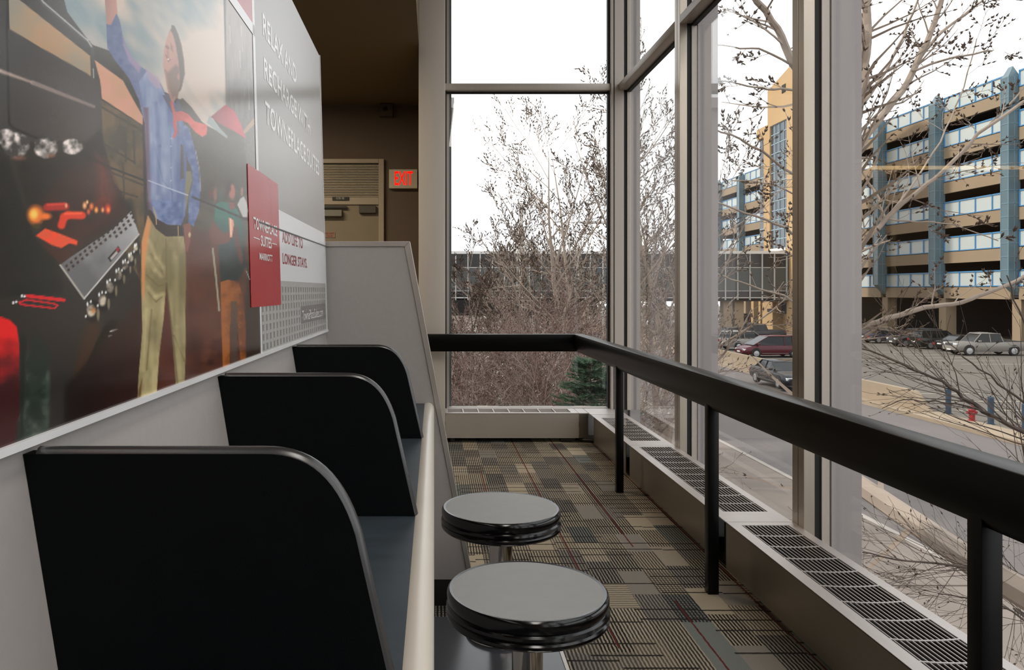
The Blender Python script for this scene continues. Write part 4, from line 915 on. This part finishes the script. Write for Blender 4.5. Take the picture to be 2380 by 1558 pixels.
# ================================================================== VEHICLES
M_tyre = mat('tyre_rubber', (26, 25, 25), .8); M_hub = mat('wheel_hub', (170, 170, 172), .3, .6)
M_cg = mat('car_window_glass', (20, 23, 26), .1, 0, spec=.35, var=.1); M_head = mat('headlight_lens', (206, 210, 212), .15); M_tail = mat('tail_light_lens', (120, 20, 28), .3)
M_chr2 = mat('car_chrome', (120, 120, 120), .3, .8)
def paint(n, c): return mat('car_paint_'+n, c, .3, .0, var=.03, spec=.35, coat=.12)
CT = dict(
    sedan=dict(L=4.9, W=1.85, H=1.45, belt=.93, body=[(-2.45, .86, .42, .80), (-2.3, .90, .28, .93), (-1.6, .925, .22, .97), (-.3, .925, .20, .93), (1.0, .925, .20, .92), (1.9, .90, .22, .82), (2.3, .84, .26, .70), (2.45, .74, .34, .58)], cab=(-1.75, -1.0, .25, 1.05), wx=(-1.45, 1.5), r=.33),
    suv=dict(L=4.7, W=1.9, H=1.74, belt=1.08, body=[(-2.35, .88, .46, 1.02), (-2.25, .93, .34, 1.08), (-1.3, .95, .28, 1.08), (0, .95, .26, 1.07), (1.1, .94, .26, 1.06), (2.0, .91, .3, .98), (2.25, .86, .32, .86), (2.35, .78, .38, .68)], cab=(-2.28, -2.0, .35, 1.15), wx=(-1.4, 1.45), r=.37),
    van=dict(L=5.1, W=2.0, H=1.76, belt=1.02, body=[(-2.55, .9, .42, .98), (-2.45, .97, .3, 1.02), (-1.3, 1.0, .24, 1.02), (.4, 1.0, .22, 1.01), (1.5, .98, .22, .98), (2.1, .94, .26, .86), (2.4, .86, .3, .74), (2.55, .72, .38, .6)], cab=(-2.5, -2.25, .45, 1.75), wx=(-1.55, 1.55), r=.35),
    pickup=dict(L=5.8, W=2.0, H=1.88, belt=1.14, body=[(-2.9, .96, .5, 1.12), (-2.8, .99, .42, 1.14), (-1.0, 1.0, .36, 1.14), (0, 1.0, .34, 1.13), (1.4, .99, .34, 1.12), (2.4, .96, .38, 1.11), (2.8, .93, .4, 1.05), (2.9, .88, .44, .84)], cab=(-.95, -.75, .75, 1.4), wx=(-1.75, 1.85), r=.40))
def car(kind, px, py_bottom, Y, ang, color, label, XX=None):
    c = CT[kind]; mp_ = paint(*color); x_ = (px-VX)*Y/F if XX is None else XX
    root = empty('car' if kind != 'pickup' else 'pickup_truck', (x_, Y, G), label, 'car' if kind != 'pickup' else 'truck', 'parked cars' if kind != 'pickup' else None, rz=math.radians(ang))
    def loft(secs, closed=True):
        m = MB(); n = len(secs[0])
        for i in range(len(secs)-1):
            pass
        m.add([p for s_ in secs for p in s_], [(i*n+k, i*n+(k+1) % n, (i+1)*n+(k+1) % n, (i+1)*n+k) for i in range(len(secs)-1) for k in range(n)]+[tuple(range(n)), tuple((len(secs)-1)*n+k for k in range(n))[::-1]])
        return m
    secs = []
    for (bx, hw, zb, zt_) in c['body']:
        h_ = zt_-zb
        half = [(hw*.90, zb), (hw*.985, zb+h_*.18), (hw, zb+h_*.55), (hw*.97, zb+h_*.82), (hw*.88, zt_), (hw*.5, zt_+.025)]
        secs.append([(bx, y, z) for y, z in half]+[(bx, -y, z) for y, z in half[::-1]])
    loft(secs).build('body', mp_, root, smooth=True)
    b0, t0, t1, b1 = c['cab']; be = c['belt']-.02; H = c['H']; hw = c['W']/2
    m = loft([[(b0, -hw*.86, be), (b0, hw*.86, be), (b0+.02, hw*.84, be+.04), (b0+.02, -hw*.84, be+.04)], [(t0-.12, -hw*.9, be), (t0-.12, hw*.9, be), (t0, hw*.72, H-.06), (t0, -hw*.72, H-.06)], [(t1+.1, -hw*.92, be), (t1+.1, hw*.92, be), (t1, hw*.72, H-.05), (t1, -hw*.72, H-.05)], [(b1, -hw*.84, be), (b1, hw*.84, be), (b1-.02, hw*.82, be+.04), (b1-.02, -hw*.82, be+.04)]])
    m.build('window_glass', M_cg, root)
    m = loft([[(t0-.1, -hw*.68, H-.10), (t0-.1, hw*.68, H-.10), (t0-.02, hw*.66, H-.045), (t0-.02, -hw*.66, H-.045)], [((t0+t1)/2, -hw*.76, H-.07), ((t0+t1)/2, hw*.76, H-.07), ((t0+t1)/2, hw*.6, H+.01), ((t0+t1)/2, -hw*.6, H+.01)], [(t1+.1, -hw*.68, H-.10), (t1+.1, hw*.68, H-.10), (t1+.02, hw*.66, H-.045), (t1+.02, -hw*.66, H-.045)]])
    for sy in (-1, 1):
        V = lambda a, b_, cc_: Vector((a, b_*sy, cc_))
        m.tube([V(b1, hw*.85, be), V(t1, hw*.73, H-.06)], [.035, .03], 5); m.tube([V(b0, hw*.87, be), V(t0, hw*.73, H-.06)], [.05, .04], 5)
        mx_ = (t0+t1)/2+.1; m.tube([V(mx_, hw*.92, be), V(mx_, hw*.74, H-.06)], [.035, .03], 5); m.tube([V(t0, hw*.73, H-.06), V(t1, hw*.73, H-.06)], [.03, .03], 5)
        if kind in ('suv', 'van'): m.tube([V(t0+.75, hw*.91, be), V(t0+.75, hw*.74, H-.06)], [.06, .05], 5)
    m.build('roof', mp_, root, smooth=True)
    r = c['r']; wh = None
    for wx_ in c['wx']:
        for sy in (-1, 1):
            w_ = MB()
            prof_ = [(r*.62, -.11), (r*.92, -.11), (r, -.07), (r, .07), (r*.92, .11), (r*.62, .11)]
            w_.lathe(prof_, n=20); t_ = w_.build('wheel', M_tyre, root, smooth=True)
            t_.rotation_euler = (PI/2, 0, 0); t_.location = (wx_, sy*(hw-.10), r)
            hb = MB().lathe([(r*.1, .125), (r*.64, .113), (r*.64, -.113), (r*.1, -.125)], n=14).build('hub', M_hub, t_)
            a_ = MB().lathe([(r*1.12, 0), (r*1.12, .008)], n=20).build('wheel_arch', M_blk, root); a_.rotation_euler = (PI/2, 0, 0); a_.location = (wx_, sy*(hw-.012)+(.004 if sy > 0 else .004), r+.06)
    bl = c['body']; xf, hf, zf_, zf2 = bl[-2][0], bl[-2][1], bl[-2][2], bl[-2][3]; xr_, hr_, zr2 = bl[0][0], bl[0][1], bl[0][3]
    for sy in (-1, 1):
        y0_, y1_ = sorted((sy*hf*.98, sy*hf*.52)); MB().box(xf-.08, xf+.09, y0_, y1_, zf2-.17, zf2-.03).build('headlight', M_head, root, bevel=.02)
        y0_, y1_ = sorted((sy*hr_*1.01, sy*hr_*.62)); MB().box(xr_-.02, xr_+.18, y0_, y1_, zr2-.26, zr2-.06).build('tail_light', M_tail, root, bevel=.02)
        y0_, y1_ = sorted((sy*(hw*.93), sy*(hw+.12))); MB().box(b1-.45, b1-.28, y0_, y1_, be+.03, be+.16).build('mirror', mp_, root, bevel=.02)
    MB().box(xf+.02, xf+.13, -hf*.5, hf*.5, zf2-.24, zf2-.05).build('grille', M_chr2, root, bevel=.01)
    MB().box(bl[-1][0]-.05, bl[-1][0]+.03, -.25, .25, .42, .54).build('number_plate', M_white, root); MB().box(xr_-.03, xr_+.03, -.25, .25, .62, .74).build('number_plate', M_white, root)
    for sy in (-1, 1):
        y0_, y1_ = sorted((sy*hw*.985, sy*hw*1.003)); MB().box(c['wx'][0]+.45, c['wx'][1]-.45, y0_, y1_, .34, .38).build('side_trim', M_chr2, root)
    if kind == 'pickup': MB().box(-2.78, -1.0, -.86, .86, 1.0, 1.172).build('bed_cover', M_blk, root)
    return root
car('sedan', 0, 0, 43.6, -90, ('black', (22, 24, 28)), 'black sedan driving on the road beside the tan barrier wall', XX=19.75)
car('van', 0, 0, 62.3, 183, ('maroon', (76, 18, 30)), 'maroon minivan parked behind the concrete barrier', XX=27.2)
car('suv', 0, 0, 70, 14, ('silver', (138, 134, 130)), 'silver crossover with red tail lights left of the maroon minivan', XX=28.4)
car('suv', 0, 0, 76.5, 186, ('charcoal', (34, 36, 38)), 'black off-roader parked behind the silver crossover', XX=29.4)
car('pickup', 0, 0, 82, 183, ('darkgray', (36, 37, 40)), 'dark pickup truck seen above the roof of the maroon minivan', XX=34.3)
car('suv', 0, 0, 122, 180, ('nearblack', (26, 26, 30)), 'black off-roader under the skyway building beside a column', XX=47.8)
car('sedan', 0, 0, 118, 12, ('white', (150, 150, 150)), 'white car seen through the second window pane far down the lot', XX=33.6)
car('sedan', 0, 0, 112, 10, ('lightsilver', (168, 170, 172)), 'pale silver sedan far down the lot beside the white car', XX=33.2)
car('sedan', 0, 0, 79, 5, ('navy', (30, 32, 56)), 'navy sedan with tail lights toward the lot, first in the row under the garage', XX=46.5)
car('suv', 0, 0, 74, 178, ('graphite', (50, 52, 54)), 'dark gray crossover facing the lot, second in the garage row', XX=46.4)
car('suv', 0, 0, 71.2, 4, ('black2', (30, 32, 30)), 'black off-roader backed toward the lot beside the gray crossover', XX=46.7)
car('sedan', 0, 0, 68.2, 4, ('black3', (22, 20, 22)), 'black sedan between the black off-roader and the silver pickup', XX=47.2)
car('pickup', 0, 0, 64.2, 178, ('silver2', (126, 122, 116)), 'silver pickup truck facing the lot at the right end of the row', XX=46.0)

# ================================================================== TREES
M_bark = mat('pale_bark', (158, 144, 132), .9, var=.2, scale=3); M_twig = mat('brown_twig', (104, 90, 82), .9, var=.25, scale=2)
M_bark2 = mat('dark_twig', (84, 72, 66), .9, var=.2, scale=3); M_shrub = mat('shrub_twig', (128, 112, 104), .9, var=.3, scale=1.5); M_shrub2 = mat('reddish_shrub_twig', (112, 88, 82), .9, var=.3, scale=1.5)
M_bud = mat('brown_bud', (74, 60, 50), .9, var=.3, scale=5)
def bud(mb, p, d, s_, rg):
    d = (d+Vector((rg.uniform(-.7, .7), rg.uniform(-.7, .7), rg.uniform(-.2, .7)))).normalized()
    a = d.orthogonal().normalized()*s_*.17; b_ = d.cross(a).normalized()*s_*.17; q = p+d*s_*.45; e = p+d*s_
    mb.add([p, q+a, q+b_, q-a, q-b_, e], [(0, 2, 1), (0, 3, 2), (0, 4, 3), (0, 1, 4), (5, 1, 2), (5, 2, 3), (5, 3, 4), (5, 4, 1)])
def grow(mb, bm_, p, d, L, r, lv, rg, o, rmin=.004):
    n = 5 if lv > 1 else (4 if lv else 3); seg = L/n; pts = [p.copy()]; rr = [r]; dirs = []
    for i in range(n):
        d = (d+Vector((rg.gauss(0, 1), rg.gauss(0, 1), rg.gauss(0, 1)))*o['wig']+Vector((0, 0, o['up']))).normalized()
        p = p+d*seg; pts.append(p.copy()); rr.append(max(rmin, r*(1-(.95 if lv >= 3 else .78)*(i+1)/n))); dirs.append(d.copy())
    mb.tube(pts, rr, 5 if lv > 1 else 3, cap=False)
    if lv == 0:
        if bm_ is not None:
            for i in range(1, len(pts)):
                for _ in range(o.get('nb', 1)):
                  if rg.random() < o['bud']: bud(bm_, pts[i], dirs[i-1], o['bs']*rg.uniform(.6, 1.2), rg)
        return
    kids(mb, bm_, pts, rr, L, lv, rg, o, rmin)
def kids(mb, bm_, pts, rr, L, lv, rg, o, rmin, start=.2, num=None):
    n = len(pts)-1; nk = num or o['n'][lv-1]
    for k in range(nk):
        f = start+(1-start)*(k+rg.random())/nk; i = min(int(f*n), n-1); u = f*n-i
        p = pts[i].lerp(pts[i+1], u); r0 = rr[i]+(rr[i+1]-rr[i])*u; d = (pts[i+1]-pts[i]).normalized()
        ax = d.orthogonal().normalized(); ax.rotate(Matrix.Rotation(rg.uniform(0, 2*PI), 3, d))
        q = d.copy(); q.rotate(Matrix.Rotation(math.radians(rg.uniform(*o['ang'])), 3, ax))
        grow(mb, bm_, p, q, L*rg.uniform(*o['lr'])*(1-.45*f), max(rmin, r0*.62), lv-1, rg, o, rmin)
def tree(name, label, cat, base, H, seed, o, mats, stems=1, r0=.16, rmin=.005, buds=True, group=None, spread=.25):
    rg = random.Random(seed); root = empty(name, base, label, cat, group); mb = MB(); bm_ = MB() if buds else None
    for s_ in range(stems):
        a = rg.uniform(0, 2*PI); d = Vector((math.cos(a)*spread*rg.random(), math.sin(a)*spread*rg.random(), 1)).normalized()
        if stems > 1: d = Vector((math.cos(2*PI*s_/stems+a*.2)*spread, math.sin(2*PI*s_/stems+a*.2)*spread, 1)).normalized()
        grow(mb, bm_, Vector((0, 0, 0)), d, H*rg.uniform(.85, 1), r0, len(o['n']), rg, o, rmin)
    mb.build('branches', mats, root, fix=False)
    if bm_ and bm_.f: lab(bm_.build('buds', M_bud, root, fix=False), kind='stuff')
    return root
O1 = dict(wig=.08, up=.05, n=[6, 7, 12], ang=(22, 48), lr=(.34, .52), bud=.9, bs=.11)
def gx(px, Y): return (px-VX)*Y/F
tree('bare_tree', 'tall bare budding tree at the right side of the far window', 'tree', (gx(1372, 22), 22, G), 10.8, 5, O1, M_bark, 4, .13, .006, group='bare trees beyond the far window', spread=.17)
tree('bare_tree', 'bare budding tree in the middle of the far window', 'tree', (gx(1275, 25), 25, G), 7.9, 8, O1, M_bark, 4, .12, .006, group='bare trees beyond the far window', spread=.18)
tree('bare_tree', 'smaller bare tree in the left half of the far window', 'tree', (gx(1190, 24), 24, G), 6.6, 14, O1, M_bark, 3, .10, .006, group='bare trees beyond the far window', spread=.22)
tree('bare_tree', 'slim bare tree whose top just clears the skyway roof in the far window', 'tree', (gx(1105, 20), 20, G), 6.4, 23, O1, M_bark2, 2, .07, .006, group='bare trees beyond the far window', spread=.14)
tree('bare_tree', 'bare tree seen through the narrow pane next to the corner', 'tree', (gx(1540, 21), 21, G), 9.8, 33, O1, M_bark, 3, .12, .006, group='bare trees beyond the side windows', spread=.16)
O2 = dict(wig=.13, up=.02, n=[5, 6, 8], ang=(25, 60), lr=(.40, .62), bud=.45, bs=.05)
SH = [(1080, 15, 4.6), (1165, 14, 4.2), (1245, 15, 4.5), (1330, 16, 4.7), (1120, 18.5, 4.9), (1215, 18, 4.9), (1300, 19, 5.1), (1400, 18, 4.9), (1070, 11.5, 3.2), (1150, 11, 3.0), (1240, 11.5, 3.1)]
SL = ['left end of the front row of shrubs', 'second in the front row of shrubs', 'middle of the front row of shrubs', 'right end of the front row of shrubs', 'left end of the rear row', 'left middle of the rear row', 'right middle of the rear row', 'right end of the rear row', 'low one nearest the far window at left', 'low one nearest the far window, second from left', 'low one nearest the far window beside the spruce']
for i, (px, Y, H) in enumerate(SH):
    tree('bare_shrub', 'leafless twiggy shrub, '+SL[i], 'shrub', (gx(px, Y), Y, G), H, 50+i, O2, M_shrub if i % 2 else M_shrub2, 7, .035, .004, group='leafless shrubs outside the far window', spread=.34)
# dark green spruce
rg = random.Random(77); sp_ = empty('spruce', (gx(1372, 9.2), 9.2, G), 'small dark green spruce at the lower right of the far window', 'conifer')
M_need = mat('spruce_needles', (56, 82, 58), .8, var=.35, scale=4); Hs = 4.55; tm = MB().tube([Vector((0, 0, 0)), Vector((0, 0, Hs))], [.07, .008], 6).build('trunk', M_bark2, sp_)
mb = MB(); bmb = MB()
for k in range(480):
    z = 2.9+(Hs-2.9)*rg.random(); R_ = .16+.52*(Hs-z); a = rg.uniform(0, 2*PI); d = Vector((math.cos(a), math.sin(a), rg.uniform(-.05, .35))).normalized()
    p0 = Vector((0, 0, z)); L = R_*rg.uniform(.7, 1.1); bmb.tube([p0, p0+d*L], [.006, .003], 3, cap=False)
    for j in range(60):
        f = .15+.85*rg.random(); q = p0+d*L*f; sd_ = d.cross(Vector((0, 0, 1))).normalized()*rg.uniform(-1, 1)
        nd = (d*.8+sd_+Vector((0, 0, rg.uniform(-.3, .7)))).normalized(); ln = rg.uniform(.035, .08); wv = nd.orthogonal().normalized()*.007
        mb.add([q-wv, q+wv, q+nd*ln], [(0, 1, 2)])
lab(mb.build('needles', M_need, sp_, fix=False), kind='stuff'); bmb.build('branches', M_bark2, sp_, fix=False)
# near street tree: limbs laid out at its own distance, then branching on by itself
def limbtree(name, label, base, limbs, seed, o, m, rmin=.0035, lvl=2, dens=7.0, cat='tree'):
    rg = random.Random(seed); root = empty(name, base, label, cat); mb = MB(); bm_ = MB(); B = Vector(base)
    for (pts, ra, rb, lv) in limbs:
        P_ = [W(*q)-B if len(q) == 3 else Vector(q[:3])-B for q in pts]; n = len(P_); Q = []; Rr = []
        for i in range(n-1):
            for j in range(4):
                u = j/4; p0 = P_[max(i-1, 0)]; p1 = P_[i]; p2 = P_[i+1]; p3 = P_[min(i+2, n-1)]
                q = .5*((2*p1)+(p2-p0)*u+(2*p0-5*p1+4*p2-p3)*u*u+(-p0+3*p1-3*p2+p3)*u**3)
                Q.append(q+Vector((rg.gauss(0, 1), rg.gauss(0, 1), rg.gauss(0, 1)))*.008); Rr.append(ra+(rb-ra)*(i+u)/(n-1))
        Q.append(P_[-1]); Rr.append(rb); mb.tube(Q, Rr, 7, cap=False)
        L = sum((Q[i+1]-Q[i]).length for i in range(len(Q)-1))
        if lv > 0: kids(mb, bm_, Q, [r*.6 for r in Rr], min(L*.62, 2.4), lv, rg, o, rmin, .04, max(3, int(L*dens)))
    mb.build('branches', m, root, fix=False)
    if bm_.f: lab(bm_.build('buds', M_bud, root, fix=False), kind='stuff')
    return root
O3 = dict(nb=3, wig=.12, up=.04, n=[5, 6, 4], ang=(28, 65), lr=(.35, .6), bud=1.0, bs=.058)
D = 10.0
limbs = [
 ([(gx(1955, D), D, G), (1957, 1100, D), (1955, 700, D), (1950, 560, D), (1962, 400, D), (1990, 270, D), (2008, 150, D), (2016, 60, D), (2012, -60, D), (2020, -300, D)], .13, .035, 1),
 ([(1950, 560, D), (1900, 330, D-.3), (1868, 210, D-.4), (1842, 145, D-.5), (1806, 66, D-.5), (1745, -20, D-.6), (1680, -140, D-.7)], .07, .03, 2),
 ([(1962, 430, D), (1990, 360, D+.1), (2012, 318, D+.2), (2080, 232, D+.3), (2130, 150, D+.4), (2162, 80, D+.4), (2186, 14, D+.4), (2215, -100, D+.4)], .055, .03, 2),
 ([(2135, 140, D+.4), (2175, 88, D+.5), (2260, 20, D+.6), (2330, -40, D+.7)], .025, .012, 2),
 ([(2120, 165, D+.3), (2190, 140, D+.2), (2290, 122, D), (2380, 118, D)], .018, .008, 2),
 ([(1955, 720, D), (1950, 640, D-.1), (1985, 590, D-.2), (2058, 508, D-.3), (2140, 440, D-.4), (2205, 385, D-.4), (2300, 290, D-.5), (2390, 230, D-.5)], .04, .018, 2),
 ([(2055, 508, D-.3), (2035, 450, D-.2), (2005, 400, D-.1), (1985, 350, D)], .02, .008, 1),
 ([(2058, 510, D-.3), (2130, 515, D-.4), (2210, 522, D-.5), (2320, 560, D-.6)], .012, .006, 2),
 ([(1955, 800, D), (1985, 770, D), (2040, 748, D-.1), (2150, 715, D-.2), (2232, 703, D-.3), (2320, 672, D-.4), (2400, 632, D-.4)], .045, .02, 2),
 ([(2290, 300, D), (2340, 250, D), (2400, 180, D)], .014, .008, 2),
 ([(1958, 470, D), (1900, 440, D-.2), (1842, 404, D-.4), (1745, 338, D-.6), (1660, 300, D-.8)], .026, .010, 2),
 ([(1955, 640, D), (1900, 585, D-.2), (1842, 541, D-.4), (1755, 502, D-.6), (1660, 470, D-.8)], .024, .010, 2),
 ([(1868, 210, D-.4), (1800, 206, D-.6), (1740, 200, D-.7), (1660, 186, D-.8)], .018, .007, 2),
 ([(1850, 160, D-.5), (1780, 118, D-.5), (1720, 112, D-.6), (1655, 100, D-.6)], .016, .007, 2),
 ([(1955, 500, D), (1890, 480, D+.4), (1800, 430, D+.6), (1700, 420, D+.8)], .016, .007, 2),
 ([(1955, 760, D), (1890, 735, D+.2), (1820, 690, D+.3), (1720, 655, D+.4), (1650, 630, D+.4)], .022, .008, 1),
 ([(1990, 270, D), (2060, 160, D+.5), (2110, 60, D+.6), (2150, -50, D+.6)], .025, .012, 2),
 ([(2058, 508, D), (2130, 420, D+.3), (2200, 300, D+.5), (2240, 200, D+.6), (2270, 90, D+.6)], .014, .007, 2),
]
limbtree('street_tree', 'large bare budding street tree close outside the side windows', (gx(1955, D), D, G), limbs, 3, O3, M_bark, .003, dens=4.2)
O4 = dict(wig=.09, up=.035, n=[4, 5, 4], ang=(18, 48), lr=(.4, .65), bud=.25, bs=.04)
D = 6.6; bx_ = gx(2560, D)
low = [
 ([(bx_, D, G), (2540, 1300, D), (2480, 1090, D), (2380, 1010, D), (2260, 940, D+.1), (2190, 890, D+.2), (2100, 850, D+.3), (2005, 812, D+.4)], .03, .006, 2),
 ([(2480, 1090, D), (2400, 960, D+.2), (2320, 890, D+.3), (2240, 830, D+.4), (2200, 790, D+.5)], .014, .004, 2),
 ([(2300, 960, D), (2200, 935, D+.2), (2100, 930, D+.3), (2050, 950, D+.4)], .008, .003, 2),
 ([(bx_, D, G+.9), (2460, 1400, D), (2380, 1345, D), (2249, 1319, D), (2109, 1305, D), (2005, 1285, D)], .02, .005, 2),
 ([(bx_, D, G+.5), (2500, 1500, D), (2400, 1450, D), (2300, 1400, D), (2180, 1380, D-.1)], .014, .004, 2),
 ([(2480, 1250, D), (2400, 1180, D), (2300, 1120, D), (2200, 1060, D)], .010, .004, 2),
 ([(2500, 1000, D), (2420, 860, D), (2380, 760, D), (2340, 640, D)], .014, .005, 2),
]
limbtree('young_bare_tree', 'thin dark bare young tree with arching twigs at the lower right window', (bx_, D, G), low, 11, O4, M_bark2, .0016, dens=3.2)
